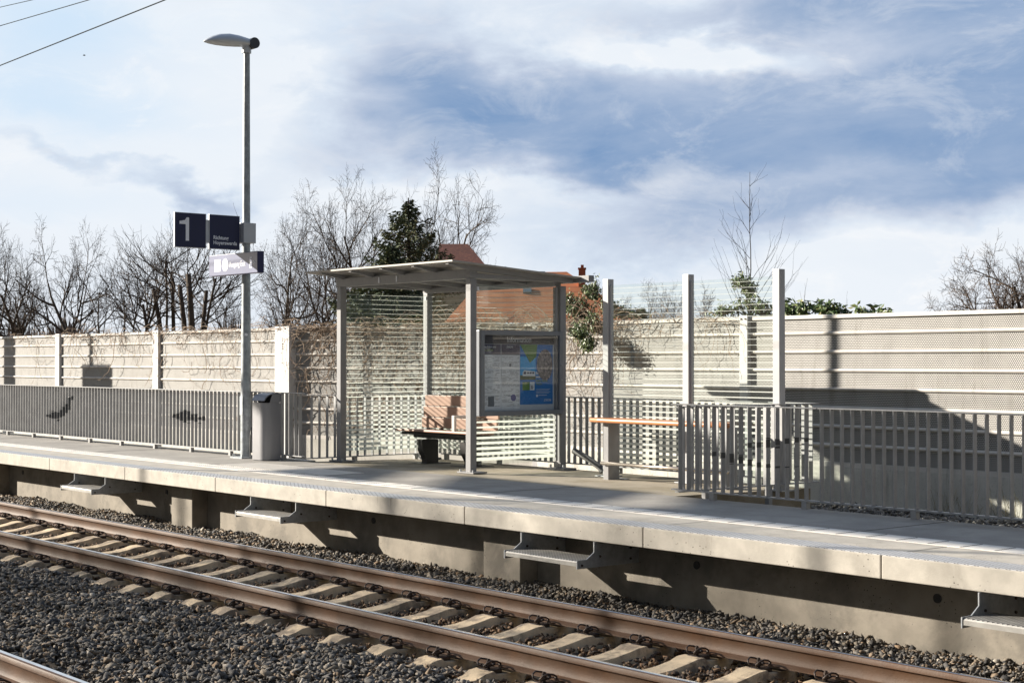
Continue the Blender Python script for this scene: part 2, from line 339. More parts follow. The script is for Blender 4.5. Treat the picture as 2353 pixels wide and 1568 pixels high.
# platform body, bay and paving
FRONT, BACK = 10.32, 11.95
pf = MB(); pf.box(-75, 8, FRONT + .32, BACK, .30, PZ)
pf.build('platform', M['concrete']); struct(bpy.data.objects['platform'])
bay = MB(); bay.add([(-19.0, BACK, .30), (-11.64, BACK, .30), (-11.64, 14.2, .28), (-19.0, 14.2, .28), (-19.0, BACK, PZ - .001), (-11.64, BACK, PZ - .001), (-11.64, 14.2, .525), (-19.0, 14.2, .525)],
                    [(0, 3, 2, 1), (4, 5, 6, 7), (0, 1, 5, 4), (1, 2, 6, 5), (2, 3, 7, 6), (3, 0, 4, 7)])
struct(bay.build('platform_bay', mat('bay_mossy_concrete', (.33, .29, .225), .9, 0, .12, 3, col2=(.25, .215, .15), c2=(.42, .6), bump=.3, bs=90, fine=.35, fs=60)))
ed = MB()
for k in range(-3, 27):
    x1 = -7.10 - 2.51 * k; ed.bbox(x1 - 2.504, x1 - .006 + .0, 9.47, FRONT, .385, PZ, .008)
struct(ed.build('platform_edge', M['edge']))
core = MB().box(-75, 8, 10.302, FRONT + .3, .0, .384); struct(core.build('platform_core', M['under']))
# anti-slip band on the edge, raised diamonds
def diamonds(q, P, cc, b):
    s_ = q.sep(P); a = q.m('ADD', q.m('MULTIPLY', s_[0], 12.0), q.m('MULTIPLY', s_[1], 20.0)); c = q.m('SUBTRACT', q.m('MULTIPLY', s_[0], 12.0), q.m('MULTIPLY', s_[1], 20.0))
    fa = q.m('ABSOLUTE', q.m('SUBTRACT', q.m('FRACT', q.m('ADD', a, 900.0)), .5)); fc = q.m('ABSOLUTE', q.m('SUBTRACT', q.m('FRACT', q.m('ADD', c, 900.0)), .5))
    line = q.m('MAXIMUM', q.m('GREATER_THAN', fa, .40), q.m('GREATER_THAN', fc, .40))
    return q.mix(line, cc, (.16, .16, .17, 1))
struct(MB().box(-75, 8, 9.482, 9.77, PZ, PZ + .004).build('grip_strip', mat('anti_slip_paving', (.50, .51, .53), .35, 0, .08, 8, extra=diamonds)))
st = MB(); st.box(-75, 8, FRONT + .002, FRONT + .318, .30, PZ + .003); struct(st.build('guide_strip', M['white']))
dt = MB()
for i in range(95):
    x = -4.6 - i * .3
    for j in range(9): y = FRONT + .03 + j * .032; dt.box(x - .007, x + .007, y - .008, y + .008, PZ + .0035, PZ + .0055)
for i in range(16):
    x = -4.6 - i * 1.2
    dt.box(x - .002, x + .002, FRONT + .005, FRONT + .315, PZ + .0035, PZ + .0052)
struct(dt.build('guide_dots', M['rubber']))
rb = MB()
for i in range(48): x = -19.2 + i * .055; rb.bbox(x, x + .03, FRONT + .36, FRONT + 1.0, PZ, PZ + .006, .002)
struct(rb.build('ribbed_paving', M['white']))
# thin expansion joints across the platform
jt = MB()
for k in range(-2, 12):
    x = -8.2 - 5.02 * k; jt.box(x - .004, x + .004, FRONT + .33, BACK - .01, PZ + .0005, PZ + .0022)
struct(jt.build('paving_joints', M['soil']))
# camera-side platform
cp = MB().box(-75, 8, -3.2, 1.70, -.2, PZ); struct(cp.build('near_platform', M['concrete']))
# support wall with pillars and drain holes
wroot = tag(empty('support_wall', (-12, 10.02, -.45)), 'stained concrete support wall in shade under the platform edge slabs', 'support wall')
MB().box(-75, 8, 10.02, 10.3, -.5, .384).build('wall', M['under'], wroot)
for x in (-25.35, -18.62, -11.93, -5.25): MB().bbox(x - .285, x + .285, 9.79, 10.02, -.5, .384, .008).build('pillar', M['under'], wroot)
for k in range(9):
    x = -6.99 - 2.5 * k
    if k == 2: continue
    MB().tube([(x, 10.024, .2), (x, 10.012, .2)], .036, 20).build('drain_hole_disc', M['rubber'], wroot)  # dark disc stands in for the shaded inside of the hole

# ================================================================== STEPS under the edge
def holes_tread(q, P, cc, b):
    s_ = q.sep(P); a = q.m('FRACT', q.m('ADD', q.m('MULTIPLY', s_[0], 26.0), 900.0)); c = q.m('FRACT', q.m('ADD', q.m('MULTIPLY', s_[1], 32.0), 900.0))
    c2 = q.m('FRACT', q.m('ADD', q.m('MULTIPLY', s_[0], 26.0), 900.5))
    def m_(u, v): return q.m('LESS_THAN', q.m('ADD', q.m('ABSOLUTE', q.m('SUBTRACT', u, .5)), q.m('ABSOLUTE', q.m('SUBTRACT', v, .5))), .36)
    return q.mix(q.m('MULTIPLY', m_(a, c), q.m('GREATER_THAN', q.sep(q.n('ShaderNodeNewGeometry').outputs['Normal'])[2], .5)), cc, (.03, .03, .03, 1))
M['tread'] = mat('grating_tread_steel', (.33, .32, .30), .55, .25, .15, 9, extra=holes_tread)
def make_step(x0):
    root = empty('track_step', (x0 + .5, 9.7, .15))
    prof = [(9.25, .178), (9.25, .212), (9.256, .222), (9.268, .227), (9.62, .227), (9.62, .215), (9.275, .215), (9.262, .205), (9.262, .178)]
    MB().prism(prof, 'x', x0 + .006, x0 + 1.004).build('tread', M['tread'], root)
    gp = [(9.245, .155), (9.245, .232), (9.36, .232), (9.45, .29), (9.45, .382), (10.01, .382), (10.01, .155)]
    for x in (x0 - .006, x0 + 1.006):
        MB().prism(gp, 'x', x - .005, x + .005).build('bracket', M['galv'], root)
        for (y, z) in ((9.30, .185), (9.52, .25), (9.9, .30), (9.9, .2)):
            MB().tube([(x + .004, y, z), (x + .016, y, z)], .011, 6).build('bolt', M['clamp'], root)
    return root
step_labels = ['farthest grated step hung under the platform edge, at the left beside the narrower pillar', 'grated step hung under the edge slab left of centre, second from the left',
               'grated step hung under the edge slab just right of the wide pillar in the centre', 'nearest grated step, cut by the right edge, under the platform slab']
s0 = make_step(-21.23)
for i, x in enumerate((-21.23, -16.24, -11.22, -6.25)):
    o = s0 if i == 0 else copy_tree(s0); o.location.x = x + .5
    tag(o, step_labels[i], 'step', 'steps hung under the platform edge')

# ================================================================== TRACK
def rail_profile(y):
    h = [(-.075, -.172), (.075, -.172), (.075, -.163), (.022, -.146), (.009, -.125), (.009, -.06), (.018, -.046), (.036, -.038), (.036, -.010), (.030, -.002), (-.030, -.002), (-.036, -.010), (-.036, -.038), (-.018, -.046), (-.009, -.06), (-.009, -.125), (-.022, -.146), (-.075, -.163)]
    return [(y + a, b) for a, b in h]
rl = ['rusty rail of the platform track on the side nearer the camera', 'rusty rail nearest the platform wall, with a bright polished top', 'shiny rail of the second track in the bottom left corner']
for nm, y in zip(rl, (7.055, 8.555, 4.13)):
    root = tag(empty('rail', (-12, y, -.172)), nm, 'rail', 'rails of the two tracks')
    shade_auto(MB().prism(rail_profile(y), 'x', -75, 6).build('rail_body', M['rail'], root), 40)
    MB().prism([(y - .004, -.002), (y + .028, -.002), (y + .026, .0), (y - .001, .0)], 'x', -75, 6).build('running_surface', M['railtop'], root)
def make_sleeper(yc):
    root = empty('sleeper', (0, yc, -.42))
    half = [(1.30, -.262), (1.20, -.246), (1.06, -.214), (1.00, -.186), (.93, -.178), (.905, -.200), (.86, -.205), (.64, -.205), (.60, -.200), (.575, -.178), (.49, -.182), (.40, -.205), (.25, -.228), (0, -.240)]
    prof = [(yc - a, z) for a, z in half] + [(yc + a, z) for a, z in half[::-1][1:]]
    mb = MB(); vs = []; fs = []; n = len(prof)
    for y, z in prof:
        w = .10 if abs(abs(y - yc) - .75) < .3 else .088
        vs += [(-.135, y, -.42), (-w - .012, y, z - .018), (-w, y, z), (w, y, z), (w + .012, y, z - .018), (.135, y, -.42)]
    for i in range(n - 1):
        for j in range(5): a = i * 6 + j; fs.append((a, a + 1, a + 7, a + 6))
    fs += [(0, 5, 4, 3, 2, 1), tuple(range((n - 1) * 6, n * 6))]
    mb.add(vs, fs); b = shade_auto(mb.build('sleeper_body', M['sleeper'], root), 30)
    for yr in (yc - .75, yc + .75):
        yb = yr - .150
        cl = MB()
        for s_ in (-1, 1):
            pts = [(s_ * .012, yb + .045, -.150), (s_ * .013, yb - .01, -.158), (s_ * .018, yb - .050, -.160), (s_ * .034, yb - .070, -.145), (s_ * .054, yb - .055, -.122), (s_ * .064, yb - .02, -.110), (s_ * .062, yb + .03, -.120), (s_ * .052, yb + .068, -.140), (s_ * .036, yb + .083, -.152), (s_ * .022, yb + .076, -.15)]
            cl.tube(pts, .0068, 6)
        cl.tube([(-.016, yb + .045, -.150), (.016, yb + .045, -.150)], .0078, 6)
        c_ = cl.build('tension_clamp', M['clamp'], root, smooth=True)
        bo = MB(); bo.tube([(0, yb, -.20), (0, yb, -.150)], .012, 8); bo.tube([(0, yb, -.150), (0, yb, -.144)], .024, 12); bo.tube([(0, yb, -.144), (0, yb, -.118)], .017, 6)
        bo.tube([(0, yb, -.118), (0, yb, -.106)], .011, 6); bo.build('bolt', M['clamp'], c_)
        gp = MB(); gp.bbox(-.062, .062, yb - .045, yb + .075, -.205, -.175, .006); gp.build('guide_plate', M['clamp'], root)
    return root
sl0 = make_sleeper(7.805)
for k in range(-34, 10):
    x = -10.36 + .6 * k
    o = sl0 if k == -34 else copy_tree(sl0); o.location.x = x
    tag(o, 'pale concrete sleeper of the track along the platform, under its two rusty rails', 'sleeper', 'sleepers of the platform track')
s2 = make_sleeper(3.38)
for i in range(9):
    x = -12.55 + .6 * i
    o = s2 if i == 0 else copy_tree(s2); o.location.x = x
    tag(o, 'concrete sleeper end poking out of the stones beyond the shiny corner rail', 'sleeper', 'sleepers of the second track')

# ------------------------------------------------------------------ stones
def rock_variants(n, seed, flatness=.62):
    rnd = random.Random(seed); out = []
    for _ in range(n):
        bm = bmesh.new()
        e = (rnd.uniform(.9, 1.45), rnd.uniform(.6, 1.0), rnd.uniform(.35, flatness + .15))
        for k in range(rnd.choice((7, 8, 9, 10))):
            v = Vector((rnd.gauss(0, 1), rnd.gauss(0, 1), rnd.gauss(0, 1))).normalized() * rnd.uniform(.75, 1.05)
            bm.verts.new((v.x * e[0], v.y * e[1], v.z * e[2]))
        r = bmesh.ops.convex_hull(bm, input=bm.verts)
        bmesh.ops.delete(bm, geom=[v for v in bm.verts if not v.link_faces], context='VERTS')
        bm.verts.index_update(); vs = np.array([v.co[:] for v in bm.verts], dtype=np.float32); fs = np.array([[v.index for v in f.verts] for f in bm.faces], dtype=np.int32); bm.free(); out.append((vs, fs))
    return out
ROCKS = rock_variants(22, 5)
def scatter(name, pts, sizes, material, seed, variants=None):
    variants = variants or ROCKS; rs = np.random.RandomState(seed); pts = np.asarray(pts, dtype=np.float32); sizes = np.asarray(sizes, dtype=np.float32)
    N = len(pts); idx = rs.randint(0, len(variants), N); V = []; F = []; off = 0
    for k, (vs, fs) in enumerate(variants):
        sel = np.where(idx == k)[0]; n = len(sel)
        if n == 0: continue
        a = rs.uniform(0, 2 * np.pi, n); tx = rs.normal(0, .45, n); ty = rs.normal(0, .45, n)
        ca_, sa_ = np.cos(a), np.sin(a)
        Rz = np.zeros((n, 3, 3)); Rz[:, 0, 0] = ca_; Rz[:, 0, 1] = -sa_; Rz[:, 1, 0] = sa_; Rz[:, 1, 1] = ca_; Rz[:, 2, 2] = 1
        Rx = np.zeros((n, 3, 3)); Rx[:, 0, 0] = 1; Rx[:, 1, 1] = np.cos(tx); Rx[:, 1, 2] = -np.sin(tx); Rx[:, 2, 1] = np.sin(tx); Rx[:, 2, 2] = np.cos(tx)
        Ry = np.zeros((n, 3, 3)); Ry[:, 1, 1] = 1; Ry[:, 0, 0] = np.cos(ty); Ry[:, 0, 2] = np.sin(ty); Ry[:, 2, 0] = -np.sin(ty); Ry[:, 2, 2] = np.cos(ty)
        T = Rz @ Rx @ Ry
        vv = np.einsum('nij,vj->nvi', T, vs) * sizes[sel][:, None, None] + pts[sel][:, None, :]
        V.append(vv.reshape(-1, 3)); F.append((fs[None] + (np.arange(n) * len(vs))[:, None, None] + off).reshape(-1, 3)); off += n * len(vs)
    V = np.concatenate(V).astype(np.float32); F = np.concatenate(F).astype(np.int32)
    org = np.array([V[:, 0].mean(), V[:, 1].mean(), V[:, 2].min()], dtype=np.float32)
    me = bpy.data.meshes.new(name); me.vertices.add(len(V)); me.vertices.foreach_set('co', (V - org).ravel())
    me.loops.add(len(F) * 3); me.loops.foreach_set('vertex_index', F.ravel()); me.polygons.add(len(F))
    me.polygons.foreach_set('loop_start', np.arange(0, len(F) * 3, 3, dtype=np.int32)); me.polygons.foreach_set('loop_total', np.full(len(F), 3, dtype=np.int32))
    me.update(calc_edges=True); me.materials.append(material)
    o = bpy.data.objects.new(name, me); C.objects.link(o); o.location = org.tolist(); return o
def in_view(x, y, z, mx=300):
    dep = -ca * x + sa * y; lat = sa * x + ca * y; px = 1240 + 3750 * lat / dep; py = 877 - 3750 * (z - HC) / dep
    return (dep > 1) & (px > -mx) & (px < 2480 + mx) & (py < 1653 + mx)
rs = np.random.RandomState(3)
def field(n, x0, x1, y0, y1, zf, s0_, s1_, layer=.02, mx=300):
    x = rs.uniform(x0, x1, n); y = rs.uniform(y0, y1, n); z = zf(x, y) + rs.uniform(-layer, layer, n); s = s0_ + (s1_ - s0_) * rs.uniform(0, 1, n) ** 1.7
    k = in_view(x, y, z, mx); return np.stack([x, y, z], 1)[k], s[k]
def wob(x, y): return .012 * np.sin(x * 2.1 + y * 1.3) + .010 * np.sin(x * 4.7 - y * 3.1)
# outside stones: between the tracks
P1, S1 = field(130000, -42, -4, 3.3, 6.86, lambda x, y: np.interp(y, [3.3, 4.7, 5.3, 6.3, 6.55, 6.7, 6.86], [-.20, -.20, -.165, -.175, -.205, -.235, -.25]) + wob(x, y), .017, .050)
P2, S2 = field(80000, -55, -4, 8.68, 10.0, lambda x, y: np.interp(y, [8.68, 8.9, 9.2, 10.0], [-.235, -.215, -.19, -.20]) + wob(x, y), .016, .046)
P3, S3 = field(85000, -55, -4, 6.5, 9.05, lambda x, y: np.interp(y, [6.5, 6.8, 7.1, 7.5, 7.8, 8.1, 8.5, 9.05], [-.225, -.245, -.25, -.262, -.268, -.262, -.25, -.225]) + wob(x, y) * .4, .015, .040)
def off_sleepers(P, S_, yc, x0, lo=.105):
    ph = np.abs(((P[:, 0] - x0 + .3) % .6) - .3); k = (ph > lo + S_ * .55) | (np.abs(P[:, 1] - yc) > 1.31); return P[k], S_[k]
P3, S3 = off_sleepers(P3, S3, 7.805, -10.36)
P1, S1 = off_sleepers(P1, S1, 7.805, -10.36)
k2 = ~((np.abs(((P1[:, 0] + 12.55 + .3) % .6) - .3) < .14) & (P1[:, 1] < 4.70)); P1, S1 = P1[k2], S1[k2]
k4 = np.abs(P1[:, 1] - 4.13) > .10; P1, S1 = P1[k4], S1[k4]
k3 = (np.abs(P3[:, 1] - 7.055) > .085) & (np.abs(P3[:, 1] - 8.555) > .085); P3, S3 = P3[k3], S3[k3]
stuff(scatter('ballast', np.concatenate([P1, P2]), np.concatenate([S1, S2]), M['stone'], 1), 'dark grey crushed stone ballast between and beside the tracks', 'ballast')
stuff(scatter('rusty_ballast', P3, S3, M['rusty'], 2), 'rust brown crushed stones between the sleepers of the platform track', 'ballast')
P4, S4 = field(9000, -13, -4, 12.0, 16.6, lambda x, y: .185 - .02 * (y - 12) + wob(x, y), .025, .055)
P5, S5 = field(2500, -50, -19.2, 12.0, 15.0, lambda x, y: .18 + wob(x, y), .03, .055)
stuff(scatter('rubble', np.concatenate([P4, P5]), np.concatenate([S4, S5]), M['pebble'], 4), 'light grey rubble stones on the strip behind the platform fence', 'rubble')

# ================================================================== NOISE WALLS
ZT = 2.63
def turn(mb, piv, ang):
    c, s_ = math.cos(ang), math.sin(ang)
    mb.v = [(piv[0] + (v[0] - piv[0]) * c - (v[1] - piv[1]) * s_, piv[1] + (v[0] - piv[0]) * s_ + (v[1] - piv[1]) * c, v[2]) for v in mb.v]; return mb
def noise_bay(root, x0, x1, y, zb=.63, piv=(0, 0), ang=0.0):
    p = MB(); p.box(x0, x1, y, y + .12, zb, ZT - .03); pan = turn(p, piv, ang).build('panel', M['perf'], root)
    r = MB()
    def half(z, h=.026, d=.030):
        return [(y + .001, z - h), (y - d * .55, z - h * .8), (y - d, z - h * .2), (y - d, z + h * .3), (y - d * .6, z + h * .8), (y + .001, z + h)]
    for k in range(1, 8): r.prism(half(ZT - .25 * k), 'x', x0, x1)
    r.prism([(y - .034, ZT - .05), (y - .034, ZT - .008), (y - .02, ZT), (y + .13, ZT), (y + .13, ZT - .05)], 'x', x0, x1)
    r.prism([(y - .03, zb - .03), (y - .03, zb + .025), (y + .12, zb + .025), (y + .12, zb - .03)], 'x', x0, x1)
    turn(r, piv, ang).build('rib', M['wallpaint'], pan)
    return pan
def column(root, x0, x1, y, d=.10, top=ZT + .02):
    c_ = MB(); c_.bbox(x0, x1, y - d, y + .15, .1, top, .006); o = c_.build('column', M['wallpost'], root)
    for dx in (.25, .75):
        for z in (top - .05,): xx = x0 + (x1 - x0) * dx; MB().tube([(xx, y - d, z), (xx, y - d - .012, z)], .012, 6).build('bolt', M['clamp'], o)
    return o
YL, YR = 15.13, 16.60
wl = tag(empty('noise_wall', (-34, YL, .1)), 'long cream perforated noise wall section at the left, partly hung with dry vines', 'noise wall')
for x0, x1 in ((-50, -44.83), (-44.72, -39.73), (-39.65, -34.94), (-34.71, -29.96), (-29.71, -25.0)): noise_bay(wl, x0, x1, YL)
for x0, x1 in ((-44.83, -44.62), (-39.84, -39.63), (-34.94, -34.71), (-29.96, -29.71)): column(wl, x0, x1, YL, .07)
column(wl, -25.0, -24.50, YL, .08)
MB().box(-50, -24.5, YL - .02, YL + .2, -.2, .60).build('plinth', M['plinth'], wl)
WX0 = -19.3
wr = tag(empty('noise_wall', (-15, YR, .1)), 'cream perforated noise wall set farther back behind the shelter and the right hand fence', 'noise wall')
for x0, x1 in ((WX0 + .08, -14.82), (-14.67, -9.80), (-9.65, -4.8), (-4.65, .2)): noise_bay(wr, x0, x1, YR)
for x0, x1 in ((-14.82, -14.67), (-9.80, -9.65), (-4.8, -4.65)): column(wr, x0, x1, YR, .075)
pl = MB()
for x0, x1 in ((WX0 + .02, -14.75), (-14.73, -12.2), (-12.19, -9.73), (-9.71, .2)): pl.box(x0, x1, YR - .04, YR + .2, -.2, .60)
pl.build('plinth', M['plinth'], wr)

WP = (-24.50, YL + .07); WX = -19.3; WA = math.atan2(YR - WP[1], WX + 24.50); WLEN = math.hypot(YR - WP[1], WX + 24.50)
wm = tag(empty('noise_wall', (WP[0], WP[1], .1)), 'slanting noise wall section left of and behind the shelter, overgrown with brown vines', 'noise wall')
noise_bay(wm, WP[0] + .01, WP[0] + WLEN - .07, WP[1], piv=WP, ang=WA)
turn(MB().box(WP[0] + WLEN - .07, WP[0] + WLEN + .07, WP[1] - .05, WP[1] + .15, .1, ZT + .02), WP, WA).build('column', M['wallpost'], wm)
turn(MB().box(WP[0], WP[0] + WLEN - .02, WP[1] - .03, WP[1] + .2, -.2, .60), WP, WA).build('plinth', M['plinth'], wm)
# ================================================================== FENCES
ZF0, ZF1 = PZ + .075, PZ + .99
def fence(label, pts, spacing=.1215, phase=None, feet=None, marks=None, group='grey steel railings along the platform', depth=.052, gap=0.0):
    (xa, ya), (xb, yb) = pts; L = math.hypot(xb - xa, yb - ya); d = Vector(((xb - xa) / L, (yb - ya) / L, 0)); n = Vector((-d.y, d.x, 0))
    zo = 0 if max(ya, yb) < 12.2 else -.03
    root = tag(empty('railing', ((xa + xb) / 2, (ya + yb) / 2, PZ + zo)), label, 'railing', group)
    def obox(mb, s0_, s1_, w0, w1, z0, z1):
        P = [Vector((xa, ya, 0)) + d * s_ + n * w for s_, w in ((s0_, w0), (s1_, w0), (s1_, w1), (s0_, w1))]
        mb.add([(p.x, p.y, z) for z in (z0, z1) for p in P], [(0, 3, 2, 1), (4, 5, 6, 7), (0, 1, 5, 4), (1, 2, 6, 5), (2, 3, 7, 6), (3, 0, 4, 7)])
    t = MB(); obox(t, -.03, L + .03, -.03, .03, ZF1 - .012 + zo, ZF1 + zo); t.build('top_rail', M['fence'], root)
    t = MB(); obox(t, -.03, L + .03, -.03, .03, ZF0 + zo, ZF0 + .014 + zo); t.build('bottom_rail', M['fence'], root)
    b = MB(); s_ = phase if phase is not None else spacing / 2
    pos = []
    while s_ < L - .01: pos.append(s_); obox(b, s_ - .005, s_ + .005, -depth / 2, depth / 2, ZF0 + .0145 + zo, ZF1 - .0125 + zo); s_ += spacing
    b.build('bars', M['fence'], root)
    if marks:
        for i, z0, z1 in marks:
            if i < len(pos): mk = MB(); q_ = pos[i]; obox(mk, q_ - .0065, q_ + .0065, -depth / 2 - .0015, depth / 2 + .0015, z0, z1); mk.build('painted_square', M['fencemark'], root)
    for f_ in (feet if feet is not None else [.5 + 1.3 * k for k in range(int(L / 1.3))]):
        if f_ < L: m_ = MB(); obox(m_, f_ - .03, f_ + .03, -.028, .028, PZ - .16 + zo, ZF0 - .0005 + zo); m_.build('foot', M['fence'], root)
    return root
# right railing: bars at x = -11.48 + .1215 k
mk = []
low = {4: (1.02, 1.065), 5: (1.004, 1.062), 6: (.965, 1.057), 7: (.963, 1.04), 8: (.946, 1.008), 9: (.936, .986), 10: (.939, .976), 11: (.941, .961), 12: (.952, .963), 13: (.965, .972)}
low2 = {6: (.949, .957), 7: (1.045, 1.054)}
upp = {8: (1.128, 1.177), 9: (1.135, 1.188), 10: (1.139, 1.222), 11: (1.168, 1.228), 12: (1.187, 1.24), 13: (1.205, 1.255), 14: (1.216, 1.254), 15: (1.227, 1.245), 16: (1.226, 1.241), 17: (1.214, 1.225)}
upp2 = {10: (1.228, 1.239), 11: (1.136, 1.158)}
for dct in (low, low2, upp, upp2):
    for i, (a, b_) in dct.items(): mk.append((i, a, b_))
fence('grey railing at the right front, its first bars carrying two dark pixel fish', ((-11.56, 11.87), (-9.66, 11.87)), phase=.08, feet=[.55, 1.77], marks=mk, group='grey steel railings along the platform')
fence('plain grey railing running to the right edge of the picture', ((-9.66 + .07, 11.87), (-3.0, 11.87)), phase=.0, feet=[1.07, 3.2, 5.3])
fence('short grey railing running back beside the glass windscreen at the right', ((-11.56, 11.93), (-11.50, 14.12)), spacing=.128, feet=[.4, 1.4])
fence('grey railing behind the shelter and the leaning table, along the back of the bay', ((-18.88, 14.14), (-11.56, 14.14)), feet=[.35, 1.6, 2.85, 4.1, 5.35, 6.6])
fence('short grey railing left of the shelter running back from the bin', ((-18.93, 11.95), (-18.93, 14.10)), spacing=.132, phase=.06, feet=[.8, 1.9])
fence('very short grey railing piece directly behind the bin', ((-19.56, 11.87), (-18.96, 11.87)), feet=[.1])
mkL = []
# left railing bars: index from x = -34.0 + .1225 k
XL0 = -34.05
def kx(x): return round((x - XL0 - .06) / .1225)
fishA = [(-27.84, .969, 1.006), (-27.72, .955, 1.02), (-27.6, .945, 1.06), (-27.6, 1.075, 1.085), (-27.48, .945, 1.07), (-27.36, .95, 1.06), (-27.36, .90, .935), (-27.24, .975, 1.11), (-27.12, 1.0, 1.17), (-27.0, 1.06, 1.225), (-26.88, 1.12, 1.345), (-26.77, 1.302, 1.373)]
fishB = [(-22.80, 1.09, 1.146), (-22.68, 1.07, 1.16), (-22.56, 1.05, 1.19), (-22.435, 1.022, 1.224), (-22.31, 1.06, 1.21), (-22.31, 1.012, 1.022), (-22.19, 1.065, 1.165), (-22.065, 1.045, 1.17), (-21.94, 1.08, 1.125), (-21.94, 1.02, 1.032), (-21.82, 1.07, 1.14)]
for x, a, b_ in fishA + fishB: mkL.append((kx(x), a, b_))
fence('long grey railing at the left with two dark pixel fish on its bars', ((XL0, 11.87), (-19.60, 11.87)), spacing=.1225, phase=.06, marks=mkL, feet=[.55 + 1.25 * k for k in range(12)])
fence('far end of the grey railing at the left edge beyond the leaping fish', ((-48, 11.87), (XL0 - .04, 11.87)), spacing=.1225, feet=[.55 + 1.25 * k for k in range(11)])
kb = MB().box(-48, -19.0, 12.0, 12.12, .1, .575); tag(kb.build('edging_kerb', M['plinth']), 'pale low concrete kerb running under the left railing behind the platform', 'kerb')

# ================================================================== SHELTER
sx0, sx1, sy0, sy1 = -18.75, -15.73, 12.40, 13.95
sh = tag(empty('waiting_shelter', (-17.2, 13.2, PZ)), 'grey steel waiting shelter with striped glass walls, flat roof and an information case', 'shelter')
def zr(y): return 3.285 - .065 * (y - 11.93)
for x, y, top in ((sx0, sy0, 3.07), (sx1, sy0, 3.07), (sx0, sy1, 3.02), (sx1, sy1, 3.02)):
    p = MB(); p.bbox(x - .05, x + .05, y - .05, y + .05, PZ - (.03 if y > 13 else 0), top, .004); po = p.build('post', M['steel'], sh)
    b = MB(); b.box(x - .17, x + .17, y - .1, y + .13, PZ - (.03 if y > 13 else -.0005), PZ + (.0 if y > 13 else .018)); b.build('base_plate', M['steel'], po)
    b = MB(); b.tube([(x + .13, y - .07, PZ), (x + .13, y - .07, PZ + .045)], .014, 6); b.tube([(x - .13, y - .07, PZ), (x - .13, y - .07, PZ + .045)], .014, 6); b.build('anchor_bolts', M['galv'], po)
MB().bbox(sx0 - .06, sx1 - .055, sy0 - .06, sy0 + .06, 3.0715, 3.19, .004).build('front_beam', M['steel'], sh)
MB().bbox(sx0 - .06, sx1 - .055, sy1 - .05, sy1 + .05, 3.0215, 3.10, .004).build('back_beam', M['steel'], sh)
for x in (sx0, sx1): MB().bbox(x - .052, x + .052, sy0 - (.061 if x == sx1 else -.062), sy1 - .055 + (.0 if x == sx0 else .11), 3.0725, 3.125 if x == sx0 else 3.13, .004).build('side_beam', M['steel'], sh)
MB().box(sx1 - .052, sx1 + .052, sy0 - .061, sy0 + .06, 3.132, 3.20).build('beam_cap', M['steel'], sh)
for x in (-17.72, -17.30): MB().box(x - .012, x + .012, sy0 - .068, sy0 - .0605, 3.09, 3.17).build('clip', M['lettering'], sh)
ry0, ry1, rx0, rx1 = 11.93, 14.12, -19.0, -15.52
rf = MB(); rf.add([(x, y, z) for x in (rx0, rx1) for y, z in ((ry0, zr(ry0) - .022), (ry1, zr(ry1) - .022), (ry1, zr(ry1)), (ry0, zr(ry0)))], [(0, 1, 2, 3), (4, 7, 6, 5), (0, 4, 5, 1), (1, 5, 6, 2), (2, 6, 7, 3), (3, 7, 4, 0)])
ro = rf.build('roof', M['roofsheet'], sh)
for x in (-18.62, -17.88, -17.14, -16.41, -15.67):
    m_ = MB(); ya, yb = ry0 + .03, ry1 - .03
    m_.add([(x + dx, y, z) for dx in (-.03, .03) for y, z in ((ya, zr(ya) - .045), (12.33, zr(12.33) - .085), (yb, zr(yb) - .085), (yb, zr(yb) - .0225), (ya, zr(ya) - .0225))], [(0, 1, 2, 3, 4), (9, 8, 7, 6, 5), (0, 5, 6, 1), (1, 6, 7, 2), (2, 7, 8, 3), (3, 8, 9, 4), (4, 9, 5, 0)])
    m_.build('rafter', M['steel'], ro)
gt = MB(); gt.box(rx0 - .04, rx1 + .16, ry1 + .002, ry1 + .10, 3.07, 3.16); gt.build('gutter', M['steel'], sh)
def sthick(z):                                        # width of the printed stripes, growing downward
    return max(.004, min(.045, .004 + .041 * ((3.0 - z) / 2.3) ** 3.2))
def glass_pane(root, plane, c0, a0, a1, z0, z1, offs, step=.0672, zs=2.97, name='glass_pane', frame=True):
    mb = MB(); th = .005
    if plane == 'x': mb.box(c0 - th, c0 + th, a0, a1, z0, z1)
    else: mb.box(a0, a1, c0 - th, c0 + th, z0, z1)
    g_ = mb.build(name, M['glass'], root)
    s_ = MB(); z = zs
    while z > z0 + .01:
        t = sthick(z)
        if z < z1 - .012 and z - t > z0 + .002:
            zz0, zz1 = z - t, z
            if plane == 'x': s_.box(c0 + offs * .0062 - .0008, c0 + offs * .0062 + .0008, a0 + .012, a1 - .012, zz0, zz1)
            else: s_.box(a0 + .012, a1 - .012, c0 + offs * .0062 - .0008, c0 + offs * .0062 + .0008, zz0, zz1)
        z -= step
    if s_.v: s_.build('printed_stripes', M['frost'], g_)
    return g_
gz0 = .66
glass_pane(sh, 'x', sx0, sy0 + .055, sy1 - .055, gz0, 3.0, 1)
glass_pane(sh, 'y', sy1, sx0 + .055, sx1 - .055, gz0, 3.0, -1)
glass_pane(sh, 'x', sx1, sy0 + .055, sy1 - .055, 2.412, 3.0, 1)
glass_pane(sh, 'x', sx1, sy0 + .055, sy1 - .055, gz0, 1.283, 1)
for (x, y) in ((sx0 + .06, sy1 - .08), (sx1 + .01, sy0 + .1)):
    MB().box(x - .012, x + .012, y - .015, y + .015, 2.92, 2.97).build('clip', M['lettering'], sh)
MB().bbox(sx1 - .03, sx1 + .03, sy1 - .115, sy1 - .085, gz0, 3.0, .003).build('pane_frame', M['steel'], sh)
